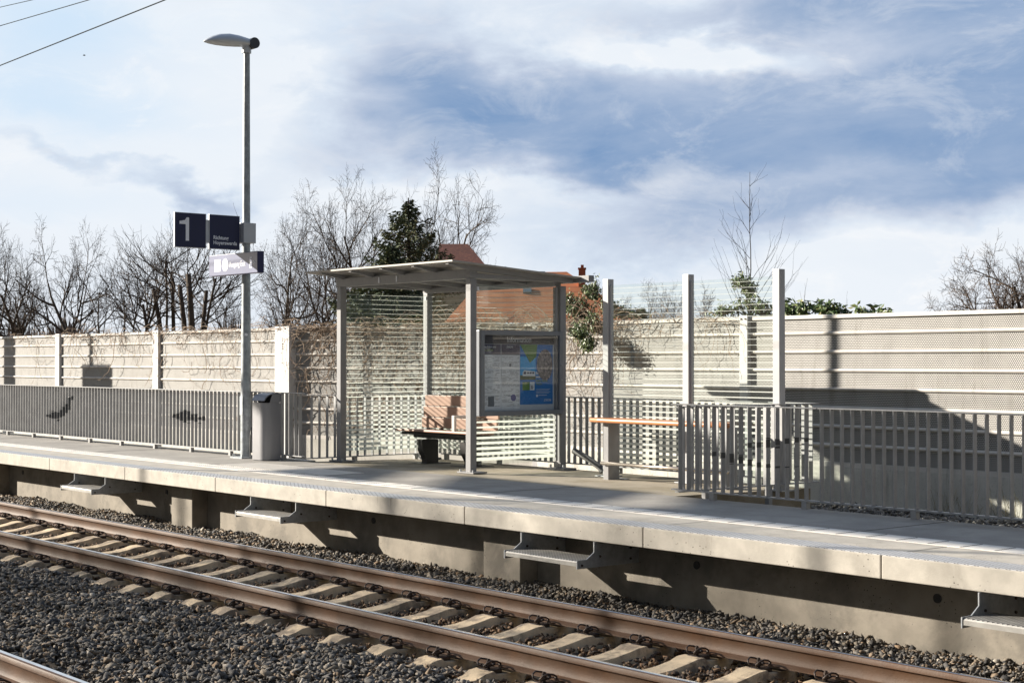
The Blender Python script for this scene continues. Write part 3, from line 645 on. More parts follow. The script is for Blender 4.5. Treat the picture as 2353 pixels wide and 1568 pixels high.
# information display case on the right side
dc0, dc1, dz0, dz1 = 12.505, 13.925, 1.289, 2.405
cs = MB(); fx0, fx1 = sx1 - .04, sx1 + .075; fw = .062
cs.bbox(fx0, fx1, dc0, dc0 + fw, dz0, dz1, .006); cs.bbox(fx0, fx1, dc1 - fw, dc1, dz0, dz1, .006)
cs.bbox(fx0, fx1, dc0 + fw, dc1 - fw, dz0, dz0 + fw, .006); cs.bbox(fx0, fx1, dc0 + fw, dc1 - fw, dz1 - fw, dz1, .006)
cs.box(fx0 - .005, fx0 + .02, dc0 + .01, dc1 - .01, dz0 + .01, dz1 - .01)
case = cs.build('display_case', [mat('blue_grey_case_frame', (.19, .205, .23), .4, .2, .04, 4)], sh)
bxp = fx0 + .03
iy0, iy1, iz0, iz1 = dc0 + fw, dc1 - fw, dz0 + fw, dz1 - fw
def sheet(name, y0, y1, z0, z1, x, m, par=case): return MB().box(x - .0015, x, y0, y1, z0, z1).build(name, m, par)
sheet('backing', iy0, iy1, iz0, iz1, bxp, flat('case_backing_grey', (.58, .63, .66)))
sheet('header', iy0, iy1, iz1 - .115, iz1, bxp + .003, flat('header_dark_blue_grey', (.028, .030, .042)))
text('header_lettering', 'Information', .105, (bxp + .004, (iy0 + iy1) / 2 - .21, iz1 - .088), '+X', flat('header_letter_grey', (.62, .66, .70)), case, sx=.85)
ym = iy0 + .66
paper = flat('timetable_paper', (.78, .82, .84)); navy = flat('poster_navy', (.020, .022, .075)); posterblue = flat('poster_blue', (.008, .17, .50)); skyb = flat('poster_sky_blue', (.04, .40, .80)); pg = flat('poster_green', (.13, .26, .07))
dtx = flat('poster_small_print', (.14, .16, .18)); wtx = flat('poster_white', (.68, .74, .76)); gtx = flat('poster_green_letters', (.25, .38, .12))
for nm, a, b_ in (('timetable', iy0 + .005, iy0 + .335), ('timetable', iy0 + .345, ym)):
    sheet(nm, a, b_, iz0 + .2, iz1 - .26, bxp + .003, paper); sheet(nm, a, b_, iz0 + .02, iz0 + .195, bxp + .003, paper)
    sheet('poster_band', a, b_, iz1 - .255, iz1 - .12, bxp + .003, navy)
text('poster_lettering', 'Gute Fahrt mit', .040, (bxp + .005, iy0 + .01, iz1 - .165), '+X', wtx, case)
text('poster_lettering', 'dem ZVON', .040, (bxp + .005, iy0 + .01, iz1 - .21), '+X', gtx, case)
text('poster_lettering', 'ZVON', .038, (bxp + .005, iy0 + .43, iz1 - .165), '+X', wtx, case)
rl_ = MB(); rr_ = random.Random(8)
for col in (iy0 + .015, iy0 + .355):
    z = iz1 - .29
    while z > iz0 + .05:
        if rr_.random() < .85:
            y = col
            while y < col + .28:
                w_ = rr_.uniform(.015, .09)
                if rr_.random() < .7: rl_.box(bxp + .0035, bxp + .0042, y, min(y + w_, col + .30), z, z + .0045)
                y += w_ + .012
        z -= .016
for (y, z, w_, h_) in ((iy0 + .48, iz0 + .58, .03, .04), (iy0 + .34, iz0 + .42, .004, .12), (iy0 + .12, iz0 + .06, .10, .13)): rl_.box(bxp + .0035, bxp + .0044, y, y + w_, z, z + h_)
rl_.build('small_print', dtx, case)
MB().tube([(bxp + .0035, iy0 + .55, iz0 + .17), (bxp + .0045, iy0 + .55, iz0 + .17)], .045, 14).build('map_patch', flat('poster_violet', (.16, .16, .34)), case)
by0, by1, bz0, bz1 = ym + .005, iy1 - .055, iz0 + .075, iz1 - .12
sheet('blue_poster', by0, by1, bz0, bz1, bxp + .004, posterblue)
sheet('poster_photo', by0, by0 + .27, bz0 + .33, bz1 - .16, bxp + .0055, skyb)
sheet('poster_photo', by0, by0 + .27, bz0 + .33, bz0 + .39, bxp + .0065, flat('poster_field_green', (.10, .13, .06)))
m_ = MB(); m_.add([(bxp + .008, by0, bz1), (bxp + .008, by0 + .30, bz1), (bxp + .008, by0 + .28, bz1 - .16), (bxp + .008, by0 + .17, bz1 - .24), (bxp + .0, by0, bz1), (bxp + .0, by0 + .30, bz1), (bxp + .0, by0 + .28, bz1 - .16), (bxp + .0, by0 + .17, bz1 - .24)], [(0, 1, 2, 3), (7, 6, 5, 4), (0, 4, 5, 1), (1, 5, 6, 2), (2, 6, 7, 3), (3, 7, 4, 0)]); m_.build('poster_green_field', pg, case)
m_ = MB(); m_.prism([(by0 + .04, bz0 + .38), (by0 + .045, bz0 + .43), (by0 + .07, bz0 + .46), (by0 + .26, bz0 + .44), (by0 + .26, bz0 + .375)], 'x', bxp + .0068, bxp + .008); m_.build('poster_train', wtx, case)
m_ = MB(); m_.prism([(by0 + .055, bz0 + .405), (by0 + .06, bz0 + .435), (by0 + .10, bz0 + .44), (by0 + .10, bz0 + .405)], 'x', bxp + .008, bxp + .009)
for k in range(3): m_.box(bxp + .008, bxp + .009, by0 + .12 + k * .045, by0 + .15 + k * .045, bz0 + .41, bz0 + .432)
m_.build('poster_train_windows', navy, case)
m_ = MB(); pts = []
cy_, cz_ = by1 - .13, bz1 - .27
m_.prism([(cy_ + .155 * math.cos(a) * (1.0 if math.cos(a) < 0 else .8), cz_ + .21 * math.sin(a)) for a in [2 * math.pi * i / 18 for i in range(18)]], 'x', bxp + .0041, bxp + .007)
def crowd(q, P, cc, b):
    v = q.n('ShaderNodeTexVoronoi'); q.put(v.inputs['Vector'], P); v.inputs['Scale'].default_value = 55
    return q.mix(.7, cc, v.outputs['Color'])
m_.build('poster_crowd_photo', mat('poster_crowd', (.12, .11, .12), .6, 0, .5, 60, col2=(.42, .38, .36), c2=(.45, .6)), case)
text('poster_lettering', 'Ein Ticket,\nviele Vorteile.', .048, (bxp + .006, by0 + .275, bz0 + .40), '+X', wtx, case, sx=.85, bold=.001)
text('poster_lettering', 'EURO-NEISSE-\nTicket+', .044, (bxp + .006, by0 + .275, bz0 + .30), '+X', gtx, case, sx=.8)
text('poster_lettering', 'ZVON', .045, (bxp + .006, by1 - .16, bz0 + .04), '+X', wtx, case)
sheet('poster_badge', by0 + .17, by0 + .25, bz0 + .19, bz0 + .30, bxp + .006, wtx); sheet('poster_badge', by0 + .04, by0 + .165, bz0 + .19, bz0 + .30, bxp + .006, pg)
text('poster_lettering', '»', .11, (bxp + .007, by0 + .178, bz0 + .205), '+X', navy, case)
m_ = MB()
for k in range(4): m_.box(bxp + .005, bxp + .0056, by0 + .28, by0 + .28 + .25 - .03 * (k % 2), bz0 + .20 - k * .018, bz0 + .204 - k * .018)
m_.box(bxp + .005, bxp + .0056, by0 + .28, by0 + .31, bz0 + .10, bz0 + .13); m_.box(bxp + .005, bxp + .0056, by0 + .32, by0 + .47, bz0 + .118, bz0 + .124)
m_.build('poster_fine_lines', wtx, case)
MB().box(fx1 - .022, fx1 - .019, iy0, iy1, iz0, iz1).build('case_glass', M['caseglass'], case)
for z in (1.75, 1.95): MB().tube([(fx1 - .001, dc1 - .03, z), (fx1 + .012, dc1 - .03, z)], .010, 8).build('lock', M['galv'], case)

# ================================================================== BENCH
be = tag(empty('bench', (-17.6, 13.4, .53)), 'reddish wood slatted bench on dark cast supports inside the shelter', 'bench')
bx0, bx1 = -18.36, -16.62
for k in range(4): y = 13.06 + k * .115; m_ = MB(); m_.bbox(bx0, bx1, y, y + .105, 1.0 - .006 * k, 1.032 - .006 * k, .012); m_.build('seat_slat', M['benchwood'], be)
for k in range(3):
    z0 = 1.035 + k * .160; y0 = 13.55 + k * .030; m_ = MB(); m_.bbox(bx0, bx1, y0, y0 + .03, z0, z0 + .152, .006); o = m_.build('backrest_board', M['benchwood'], be)
m_ = MB(); m_.bbox(bx0 + .06, bx1 - .06, 13.14, 13.50, .95, .988, .008); m_.bbox(bx0 + .2, bx1 - .2, 13.25, 13.45, .905, .951, .008); m_.build('seat_frame', M['cast'], be)
for x in (-17.95, -16.95):
    m_ = MB(); m_.prism([(13.20, .88), (13.22, .72), (13.29, .60), (13.29, .545), (13.50, .545), (13.50, .88)], 'x', x - .06, x + .06); m_.build('pedestal', M['cast'], be)
    m_ = MB(); m_.prism([(13.70, 1.48), (13.655, 1.48), (13.585, 1.03), (13.50, .95), (13.50, .90), (13.62, .98)], 'x', x - .02, x + .02); m_.build('back_support', M['cast'], be)
    m_ = MB(); m_.box(x - .20, x + .20, 13.15, 13.62, .53, .545); m_.build('base_plate', M['cast'], be)
for x in (-17.0,):
    m_ = MB(); m_.bbox(x - .03, x + .03, 13.08, 13.12, 1.03, 1.25, .005); m_.bbox(x - .03, x + .03, 13.1205, 13.54, 1.215, 1.25, .005); m_.build('armrest', mat('pale_armrest', (.52, .48, .44), .5), be)
# ================================================================== LEANING TABLE
ta = tag(empty('leaning_table', (-13.1, 13.2, .53)), 'long orange wood leaning table on two grey legs in front of the glass screen', 'table')
m_ = MB(); pr = []
x0, x1 = -14.25, -11.90
m_.prism([(x0 + .22, 13.36), (x0 + .06, 13.26), (x0, 13.14), (x0 + .05, 13.06), (x0 + .25, 13.01), (x1 - .25, 13.01), (x1 - .05, 13.06), (x1, 13.14), (x1 - .06, 13.26), (x1 - .22, 13.36)], 'z', 1.245, 1.30)
tb = m_.build('table_top', M['wood'], ta)
bv = tb.modifiers.new('bevel', 'BEVEL'); bv.width = .022; bv.segments = 3; bv.limit_method = 'ANGLE'
for x in (-13.97, -12.02):
    m_ = MB(); m_.bbox(x - .045, x + .045, 13.13, 13.32, .53, 1.244, .005); m_.build('leg', M['steel'], ta)
    m_ = MB(); m_.box(x - .12, x + .12, 13.33, 13.42, .53, .548); m_.build('base_plate', M['galv'], ta)
m_ = MB(); m_.tube([(-14.02, 13.10, .745), (-11.92, 13.10, .745)], .021, 14); m_.build('foot_rail', mat('polished_foot_rail', (.60, .54, .48), .25, .9, .03), ta, smooth=True)

# ================================================================== WINDSCREEN
ws = tag(empty('glass_windscreen', (-13.0, 13.6, .53)), 'free standing windscreen of two striped glass panes between three tall grey posts', 'windscreen')
wx = (-14.45, -13.04, -11.62); wy = 13.62
for i, x in enumerate(wx):
    m_ = MB(); m_.bbox(x - .05, x + .05, wy - .045, wy + .055, .525, 3.05, .006); po = m_.build('post', mat('windscreen_post_paint', (.42, .42, .43), .4, .15, .04, 4) if i == 0 else bpy.data.materials['windscreen_post_paint'], ws)
    m_ = MB(); m_.box(x - .12, x + .14, wy - .12, wy + .12, .53, .545); m_.build('base_plate', M['galv'], po)
    m_ = MB(); m_.tube([(x + .1, wy - .09, .54), (x + .1, wy - .09, .59)], .012, 6); m_.build('anchor_bolts', M['galv'], po)
for i in (0, 1):
    a, b_ = wx[i] + .075, wx[i + 1] - .055
    glass_pane(ws, 'y', wy, a, b_, .70, 2.97, -1, zs=2.93)
    MB().bbox(a - .0245, a + .004, wy - .02, wy + .02, .70, 2.97, .003).build('pane_frame', bpy.data.materials['windscreen_post_paint'], ws)

# ================================================================== BIN
bn = tag(empty('litter_bin', (-19.68, 11.74, PZ)), 'silver litter bin with a hooded opening standing between the lamp post and the shelter', 'bin')
def binprof(g_=0):
    x0, x1, y0, y1 = -19.86 + g_, -19.50 - g_, 11.56 + g_, 11.845 - g_
    pts = [(x0, y1), (x0, y0 + .05)]
    for i in range(7): a = math.pi + (math.pi / 2) * i / 6; pts.append((x0 + .05 + .05 * math.cos(a), y0 + .05 + .05 * math.sin(a)))
    for i in range(7): a = -math.pi / 2 + (math.pi / 2) * i / 6; pts.append((x1 - .12 + .12 * math.cos(a), y0 + .12 + .12 * math.sin(a)))
    return pts + [(x1, y1)]
m_ = MB(); m_.prism(binprof(), 'z', PZ + .012, 1.40); shade_auto(m_.build('bin_body', M['bin'], bn), 30)
m_ = MB(); m_.prism(binprof(.012), 'z', PZ, PZ + .0115); m_.build('bin_foot', M['lampdark'], bn)
# hood: arched top, open to the front
hp = [(11.845, 1.402), (11.845, 1.535), (11.74, 1.54), (11.66, 1.525), (11.60, 1.49), (11.562, 1.43), (11.575, 1.425), (11.61, 1.478), (11.665, 1.512), (11.74, 1.526), (11.83, 1.522), (11.83, 1.402)]
m_ = MB(); m_.prism(hp, 'x', -19.855, -19.505); shade_auto(m_.build('hood', mat('dark_grey_hood', (.16, .165, .19), .4, .3, .04), bn), 40)
m_ = MB(); m_.prism([(11.83, 1.402), (11.83, 1.52), (11.74, 1.526), (11.70, 1.515), (11.66, 1.402)], 'x', -19.512, -19.503); m_.build('hood_side', M['bin'], bn)
m_ = MB(); m_.prism([(11.83, 1.402), (11.83, 1.52), (11.74, 1.526), (11.70, 1.515), (11.66, 1.402)], 'x', -19.858, -19.85); m_.build('hood_side', M['bin'], bn)
m_ = MB(); m_.box(-19.84, -19.52, 11.60, 11.825, 1.4005, 1.402); m_.build('opening', M['rubber'], bn)  # black sheet stands in for the dark inside of the bin

# ================================================================== LAMP POST AND SIGNS
def lamp_post(x, y, label):
    root = tag(empty('lamp_post', (x, y, PZ)), label, 'lamp post', 'lamp posts on the platform')
    m_ = MB(); m_.tube([(x, y, PZ + .01), (x, y, 1.5), (x, y, 1.9), (x, y, 3.2), (x, y, 6.68)], [.078, .077, .073, .064, .048], 20)
    shade_auto(m_.build('pole', M['lampsteel'], root), 40)
    m_ = MB(); m_.box(x - .17, x + .17, y - .17, y + .17, PZ, PZ + .022); m_.build('base_plate', M['lampsteel'], root)
    m_ = MB()
    for a in (-.13, .13):
        for b_ in (-.13, .13): m_.tube([(x + a, y + b_, PZ + .02), (x + a, y + b_, PZ + .06)], .014, 6)
    m_.build('anchor_bolts', M['galv'], root)
    # lamp head pointing to the track: lofted shell
    sec = [(-.72, .01, .010, 6.705), (-.68, .070, .035, 6.712), (-.60, .120, .075, 6.722), (-.48, .150, .112, 6.732), (-.32, .160, .128, 6.742), (-.16, .148, .116, 6.75), (0.0, .120, .088, 6.756), (.08, .100, .072, 6.76)]
    vs = []; fs = []; n = 20
    for yy, w_, h_, zc in sec:
        for j in range(n):
            a = 2 * math.pi * j / n; cz = math.sin(a); zz = zc + h_ * (cz if cz > 0 else cz * .45)
            vs.append((x + w_ * math.cos(a), y + yy * 1.0, zz))
    for i in range(len(sec) - 1):
        for j in range(n): fs.append((i * n + j, i * n + (j + 1) % n, (i + 1) * n + (j + 1) % n, (i + 1) * n + j))
    fs += [tuple(range(n))[::-1], tuple(range((len(sec) - 1) * n, len(sec) * n))]
    hd = MB().add(vs, fs).build('lamp_head', M['lampbody'], root, smooth=True)
    m_ = MB(); m_.tube([(x - .13, y + .07, 6.765), (x + .13, y + .07, 6.765)], .082, 22); shade_auto(m_.build('hinge_cap', M['lampdark'], hd), 40)
    m_ = MB(); vs = []; n = 18
    for zz, k in ((6.735, 1.0), (6.700, .92)):
        for j in range(n): a = 2 * math.pi * j / n; vs.append((x + .125 * k * math.cos(a), y - .40 + .22 * k * math.sin(a), zz))
    m_.add(vs, [(j, (j + 1) % n, n + (j + 1) % n, n + j) for j in range(n)] + [tuple(range(n))[::-1], tuple(range(n, 2 * n))]); m_.build('diffuser', M['lampglass'], hd)
    m_ = MB(); m_.tube([(x, y, 6.62), (x, y, 6.76)], .07, 16); m_.build('neck', M['lampbody'], hd)
    m_ = MB(); m_.box(x - .04, x + .04, y - .0815, y - .0745, 1.20, 1.48); m_.build('hatch', M['lampsteel'], root)
    m_ = MB(); m_.tube([(x + .062, y - .03, 2.40), (x + .070, y - .034, 2.40)], .022, 12); m_.build('number_disc', M['lettering'], root)
    return root
LX, LY = -20.36, 11.76
lamp_post(LX, LY, 'tall galvanised lamp post carrying the blue signs, rising left of the shelter')
m_ = MB(); m_.tube([(LX + .13, LY + .02, 1.02), (LX + .16, LY - .01, .9), (LX + .16, LY - .02, .70), (LX + .19, LY - .03, .60), (LX + .26, LY - .02, .585)], .010, 8)
tag(m_.build('cable', M['rubber'], smooth=True), 'thin black cable looping down beside the lamp post foot', 'cable')
# direction sign: two square boxes facing along the platform
sg = tag(empty('platform_sign', (LX, 11.2, 3.65)), 'pair of dark blue square signs reading 1 and Richtung Hoyerswerda on the lamp post', 'sign')
SX = -20.33
for nm, y0, y1 in (('number_box', 10.565, 11.075), ('direction_box', 11.125, 11.635)):
    m_ = MB(); m_.bbox(SX - .045, SX - .003, y0, y1, 3.655, 4.165, .004); bo = m_.build(nm, M['signedge'], sg)
    m_ = MB(); m_.box(SX - .003, SX, y0 + .008, y1 - .008, 3.663, 4.157); m_.build('face', M['blue'], bo)
    if nm == 'number_box': MB().prism([(y0 + .175, 3.755), (y0 + .228, 3.755), (y0 + .228, 4.095), (y0 + .19, 4.095), (y0 + .165, 4.055), (y0 + .075, 4.035), (y0 + .075, 3.995), (y0 + .175, 3.995)], 'x', SX + .0005, SX + .003).build('numeral', M['lettering'], bo)
    else: text('lettering', 'Richtung\nHoyerswerda', .078, (SX + .001, y0 + .065, 3.80), '+X', M['lettering'], bo, bold=.0014, sx=.92)
MB().bbox(SX - .040, SX - .012, 11.0755, 11.1245, 3.74, 4.08, .003).build('connector', M['signedge'], sg)
MB().bbox(SX - .115, SX - .04, 11.6355, 11.60 + .05, 3.76, 4.06, .001).build('arm', M['signedge'], sg)
MB().bbox(LX - .12, LX + .115, 11.651, 11.86, 3.765, 4.065, .004).build('bracket', M['signedge'], sg)
# exit sign parallel to the track
ex = tag(empty('exit_sign', (-20.3, 11.58, 3.28)), 'blue exit sign paled by painted glare, reading Ausgang Exit, slung below the square signs', 'sign')
M['exitface'] = mat('glossy_glare_pale_blue_face', (.17, .19, .30), .32, 0, .03, 3, coat=.6)  # paler than its dark blue box: sun glare put into the colour
m_ = MB(); m_.bbox(-21.02, -19.58, 11.50, 11.605, 3.285, 3.60, .004); eb = m_.build('sign_box', flat('exit_sign_side_blue', (.014, .016, .075), .4), ex)
MB().box(-21.01, -19.59, 11.497, 11.4995, 3.293, 3.592).build('face', M['exitface'], eb)
MB().box(-20.84, -20.66, 11.494, 11.4965, 3.35, 3.53).build('pictogram', M['lettering'], eb)
MB().tube([(-20.52, 11.494, 3.44), (-20.52, 11.4965, 3.44)], .094, 28).build('pictogram', M['lettering'], eb)
text('lettering', 'Ausgang Exit', .115, (-20.40, 11.4955, 3.40), '-Y', M['lettering'], eb, sx=.80, bold=.001)
m_ = MB()
for bxs in ((-19.80, -19.785, 3.36, 3.52), (-19.785, -19.74, 3.505, 3.52), (-19.785, -19.74, 3.36, 3.375), (-19.775, -19.68, 3.434, 3.446)): m_.box(bxs[0], bxs[1], 11.494, 11.4965, bxs[2], bxs[3])
m_.prism([(-19.70, 3.41), (-19.655, 3.44), (-19.70, 3.47)], 'y', 11.494, 11.4965); m_.build('pictogram', M['lettering'], eb)
MB().bbox(LX - .08, LX + .08, 11.6055, 11.64, 3.35, 3.55, .002).build('bracket', M['signedge'], ex)
# second lamp post and signs farther left, out of frame: its shadow falls on the wall
LX2 = -38.1
lamp_post(LX2, LY, 'second galvanised lamp post farther along the platform beyond the left edge')
cm = tag(empty('catenary_mast', (-41.6, 12.6, -.2)), 'grey steel mast of the overhead line beyond the left edge', 'mast')
MB().bbox(-41.75, -41.45, 12.45, 12.75, -.2, 7.5, .01).build('mast', M['galv'], cm)
m_ = MB(); m_.bbox(LX2 - .72, LX2 + .72, 11.50, 11.60, 3.66, 4.2, .01); tag(m_.build('station_sign', M['blue']), 'wide dark blue name board on the second lamp post', 'sign')
# drain pipe elbow behind the shelter
m_ = MB(); m_.tube([(-15.50, 13.98, .80), (-15.2, 13.98, .70), (-14.98, 13.98, .60), (-14.93, 13.98, .54)], .042, 12)
tag(m_.build('drain_pipe', mat('dark_grey_pipe', (.10, .10, .10), .5)), 'dark drain pipe bending to the floor behind the right shelter post', 'pipe')

# ================================================================== OVERHEAD WIRES
def aty(px, py, Y):
    r = (px - 1240) / 3750; u = (826.5 - py) / 3750; fh_ = math.cos(PITCH) - u * math.sin(PITCH); fz = math.sin(PITCH) + u * math.cos(PITCH)
    d = Vector((-ca * fh_ + sa * r, sa * fh_ + ca * r, fz)); return Vector((0, 0, HC)) + d * (Y / d.y)
for (a, b_, Y, rad, lab) in (((0, 159), (400, 0), 7.8, .0070, 'lowest and thickest overhead contact wire crossing the top left corner'), ((0, 63), (216, 0), 8.3, .0055, 'middle overhead wire crossing the top left corner'), ((0, 18), (79, 0), 8.0, .0045, 'short uppermost overhead wire at the very corner')):
    A = aty(*a, Y); B = aty(*b_, Y); dd = (B - A); m_ = MB(); m_.tube([A - dd * 2.2, A, B, B + dd * 1.6], rad, 6); tag(m_.build('overhead_wire', M['wire'], smooth=True), lab, 'wire', 'overhead line wires')

# ================================================================== TREES
class Skel:
    def __init__(s, seed): s.r = random.Random(seed); s.big = MB(); s.small = MB(); s.tips = []
    def grow(s, p, d, L, rad, lvl, maxl, up=.02, wob_=.13, kids=(8, 7, 6, 4), ang=(28, 58), minr=.009, lenk=(.42, .62), bare=.32, lim=None):
        r = s.r; n = max(4, min(10, int(L / .3))); pts = [p.copy()]; rads = [rad]; dirs = [d.copy()]; st_ = L / n; q = p.copy(); dd = d.copy()
        bend = Vector((r.gauss(0, 1), r.gauss(0, 1), r.gauss(0, .5) + .22)) * (.10 + .03 * lvl)
        for i in range(n):
            if i == n // 2: bend = bend * -.6 + Vector((0, 0, .04))
            dd = (dd + bend + Vector((r.gauss(0, wob_), r.gauss(0, wob_), r.gauss(0, wob_) * .7 + up))).normalized()
            q = q + dd * st_; pts.append(q.copy()); dirs.append(dd.copy()); rads.append(max(minr * .6, rad * (1 - .66 * ((i + 1) / n))))
        tgt = s.big if lvl <= 1 else s.small
        tgt.tube(pts, rads, 8 if lvl == 0 else 5 if lvl == 1 else 3, cap=False)
        if lvl >= maxl: s.tips.append(pts[-1]); return
        k = kids[min(lvl, len(kids) - 1)]; a0 = r.uniform(0, 6.283); t0 = bare if lvl == 0 else .22
        for j in range(k):
            t = t0 + (1 - t0) * (j + r.uniform(.1, .9)) / k
            if j == k - 1: t = .97
            f = t * n; i0 = min(int(f), n - 1); pp = pts[i0].lerp(pts[i0 + 1], f - i0); rr2 = (rads[i0] * (1 - f + i0) + rads[i0 + 1] * (f - i0)) * r.uniform(.58, .82)
            ax = dirs[i0].orthogonal(); ax.rotate(Matrix.Rotation(a0 + j * 2.4 + r.gauss(0, .4), 3, dirs[i0])); nd = dirs[i0].copy(); nd.rotate(Matrix.Rotation(R(r.uniform(*ang) * (.7 if j == k - 1 else 1)), 3, ax))
            s.grow(pp, nd, max(.25, L * r.uniform(*lenk) * (1.25 - .55 * t)), max(minr, rr2), lvl + 1, maxl, up, wob_, kids, ang, minr, lenk)
def bare_tree(name, label, base, H, seed, stems=1, lean=12, trunk=.16, maxl=4, kids=(8, 7, 5, 4), up=.012, ang=(30, 64), group='bare trees behind the noise wall', m='bark', minr=.0078, lenk=(.42, .62), buds=0, wid=None, bare=.32):
    s = Skel(seed); r = s.r
    for k in range(stems):
        a = 2 * math.pi * (k + r.random() * .5) / max(1, stems); ln = R(lean if stems > 1 else lean * .3) * r.uniform(.6, 1.2)
        # stems lean mostly across the view
        d = Vector((math.sin(ln) * math.cos(a), math.sin(ln) * math.sin(a), math.cos(ln)))
        if stems == 2: sg_ = (-1, 1)[k]; d = (Vector((sa, ca, 0)) * sg_ * math.sin(ln) + Vector((-ca, sa, 0)) * r.gauss(0, .1) + Vector((0, 0, math.cos(ln)))).normalized()
        s.grow(Vector(base), d, H * .62 * r.uniform(.88, 1.1), trunk * (1.1 if stems == 1 else .85), 0, maxl, up, .10, kids, ang, minr, lenk, bare)
    zs = sorted(t.z for t in s.tips); top = zs[int(len(zs) * .997)] - base[2]; sc = H / top
    sv = Vector((sa, ca, 0)); us = sorted(abs((t - Vector(base)).dot(sv)) for t in s.tips); wcur = us[int(len(us) * .97)] * sc; sw = 1.0 if wid is None else min(2.4, max(.6, wid / wcur))
    for mb in (s.big, s.small): mb.v = [(base[0] + (v[0] - base[0]) * sc * sw, base[1] + (v[1] - base[1]) * sc * sw, base[2] + (v[2] - base[2]) * sc) for v in mb.v]
    s.tips = [Vector((base[0] + (t.x - base[0]) * sc * sw, base[1] + (t.y - base[1]) * sc * sw, base[2] + (t.z - base[2]) * sc)) for t in s.tips]
    root = tag(empty(name, base), label, 'tree', group)
    s.big.build('trunk', M[m], root, smooth=True); cr = s.small.build('crown', M['twigdark' if m == 'bark' else 'barkdark'], root)
    if buds:
        b = MB()
        for t in s.tips:
            for _ in range(buds):
                c_ = t + Vector((r.gauss(0, .18), r.gauss(0, .18), r.gauss(0, .14))); u_ = Vector((r.gauss(0, 1), r.gauss(0, 1), r.gauss(0, 1))).normalized() * .035; w_ = u_.orthogonal().normalized() * .02
                b.add([c_ - u_, c_ + w_, c_ + u_ * 1.1], [(0, 1, 2)])
        b.build('seed_heads', M['brownleaf'], cr)
    return root
def gpt(px, z): p = at(px, 0, z); return (p.x, p.y, GZ)
def HT(py, z): return HC - GZ + z * (832 - py) / 3556
T = [ # px, top y, depth, seed, stems, lean, trunk, label, kwargs
    (18, 512, 82, 11, 2, 10, .21, 'dense bare tree cut by the left edge of the picture', dict(wid=3.0)),
    (112, 506, 88, 12, 2, 14, .17, 'bare tree second from the left above the noise wall', dict(wid=3.2)),
    (196, 492, 78, 13, 2, 24, .17, 'bare forked tree with a wide open crown, third from the left', dict(wid=3.2, kids=(7, 6, 5, 4), bare=.2)),
    (335, 545, 95, 14, 1, 8, .12, 'slim bare tree just left of the cut back trunks', dict(wid=2.6)),
    (545, 590, 90, 16, 2, 25, .11, 'low bare tree between the cut back trunks and the lamp post', dict(wid=2.8, kids=(7, 6, 4, 4))),
    (648, 446, 84, 17, 3, 20, .18, 'bare tree with a fanned crown just right of the lamp post', dict(wid=3.0, buds=2, bare=.3, kids=(8, 7, 5, 3))),
    (742, 545, 70, 18, 2, 15, .08, 'small thin bare tree at the left corner of the shelter roof', dict(wid=1.6, kids=(6, 5, 4, 3))),
    (808, 380, 78, 19, 2, 12, .17, 'tall bare tree behind the left half of the shelter roof', dict(wid=2.6, bare=.4)),
    (862, 366, 74, 20, 2, 13, .16, 'tallest bare tree, directly left of the spruce', dict(wid=2.2, bare=.4)),
    (1000, 396, 80, 21, 3, 30, .17, 'broad bare tree spreading out behind and right of the spruce', dict(wid=3.5, ang=(30, 62), kids=(9, 7, 5, 3), bare=.25)),
    (1462, 640, 120, 22, 3, 20, .12, 'small round bare tree seen through the left windscreen pane', dict(kids=(7, 6, 5, 3), wid=3.0)),
    (1545, 645, 112, 23, 3, 22, .12, 'small bare tree seen beside the middle windscreen post', dict(kids=(7, 6, 5, 3), wid=2.6)),
    (1640, 650, 60, 24, 3, 30, .06, 'thin bare shrub tree seen through the right windscreen pane', dict(kids=(6, 5, 4, 3), wid=1.2)),
    (1850, 640, 45, 25, 6, 14, .030, 'clump of thin upright bare shoots right of the last windscreen post', dict(kids=(7, 5, 3), maxl=2, ang=(12, 28), up=.04, wid=.75)),
    (1915, 668, 52, 26, 6, 14, .030, 'lower clump of thin bare shoots above the noise wall', dict(kids=(7, 5, 3), maxl=2, ang=(12, 28), up=.04, wid=.8)),
    (2390, 555, 62, 29, 6, 58, .20, 'big wide bare tree at the right edge of the picture', dict(kids=(10, 8, 6, 4), ang=(30, 65), wid=4.6, bare=.10, up=-.01)),
    (2285, 612, 66, 33, 4, 55, .12, 'lower spreading bare tree just left of the big tree at the right edge', dict(kids=(9, 7, 6, 4), ang=(30, 65), wid=2.0, bare=.10, up=-.01)),
]
for px, ty, z, seed, stems, lean, tr, lab, kw in T: bare_tree('bare_tree', lab, gpt(px, z), HT(ty, z), seed, stems, lean, tr, **kw)
# cut back (pollarded) trunks with stubs
def pollard(px, z, seed, stubs, label):
    base = Vector(gpt(px, z)); r = random.Random(seed); s = Skel(seed)
    for (dx, topy, rad) in stubs:
        tip = at(px + dx, topy, z + r.uniform(-.5, .5)); mid = base.lerp(tip, .45) + Vector((r.gauss(0, .15), r.gauss(0, .15), -.1))
        pts = [base, base.lerp(mid, .5), mid, mid.lerp(tip, .55) + Vector((r.gauss(0, .1), 0, 0)), tip]
        s.big.tube(pts, [rad * 1.3, rad * 1.15, rad, rad * .9, rad * .8], 8)
        for _ in range(5):
            t = r.uniform(.35, .98); pp = mid.lerp(tip, t); a = r.uniform(0, 6.283)
            s.grow(pp, Vector((math.cos(a), math.sin(a), r.uniform(.2, 1.0))).normalized(), r.uniform(1.6, 3.6), .045, 2, 4, .05, .07, (5, 5, 7, 4), (25, 55), .0085)
    root = tag(empty('pollarded_tree', base), label, 'tree', 'bare trees behind the noise wall')
    s.big.build('trunk', M['bark'], root, smooth=True); s.small.build('crown', M['twigdark'], root)
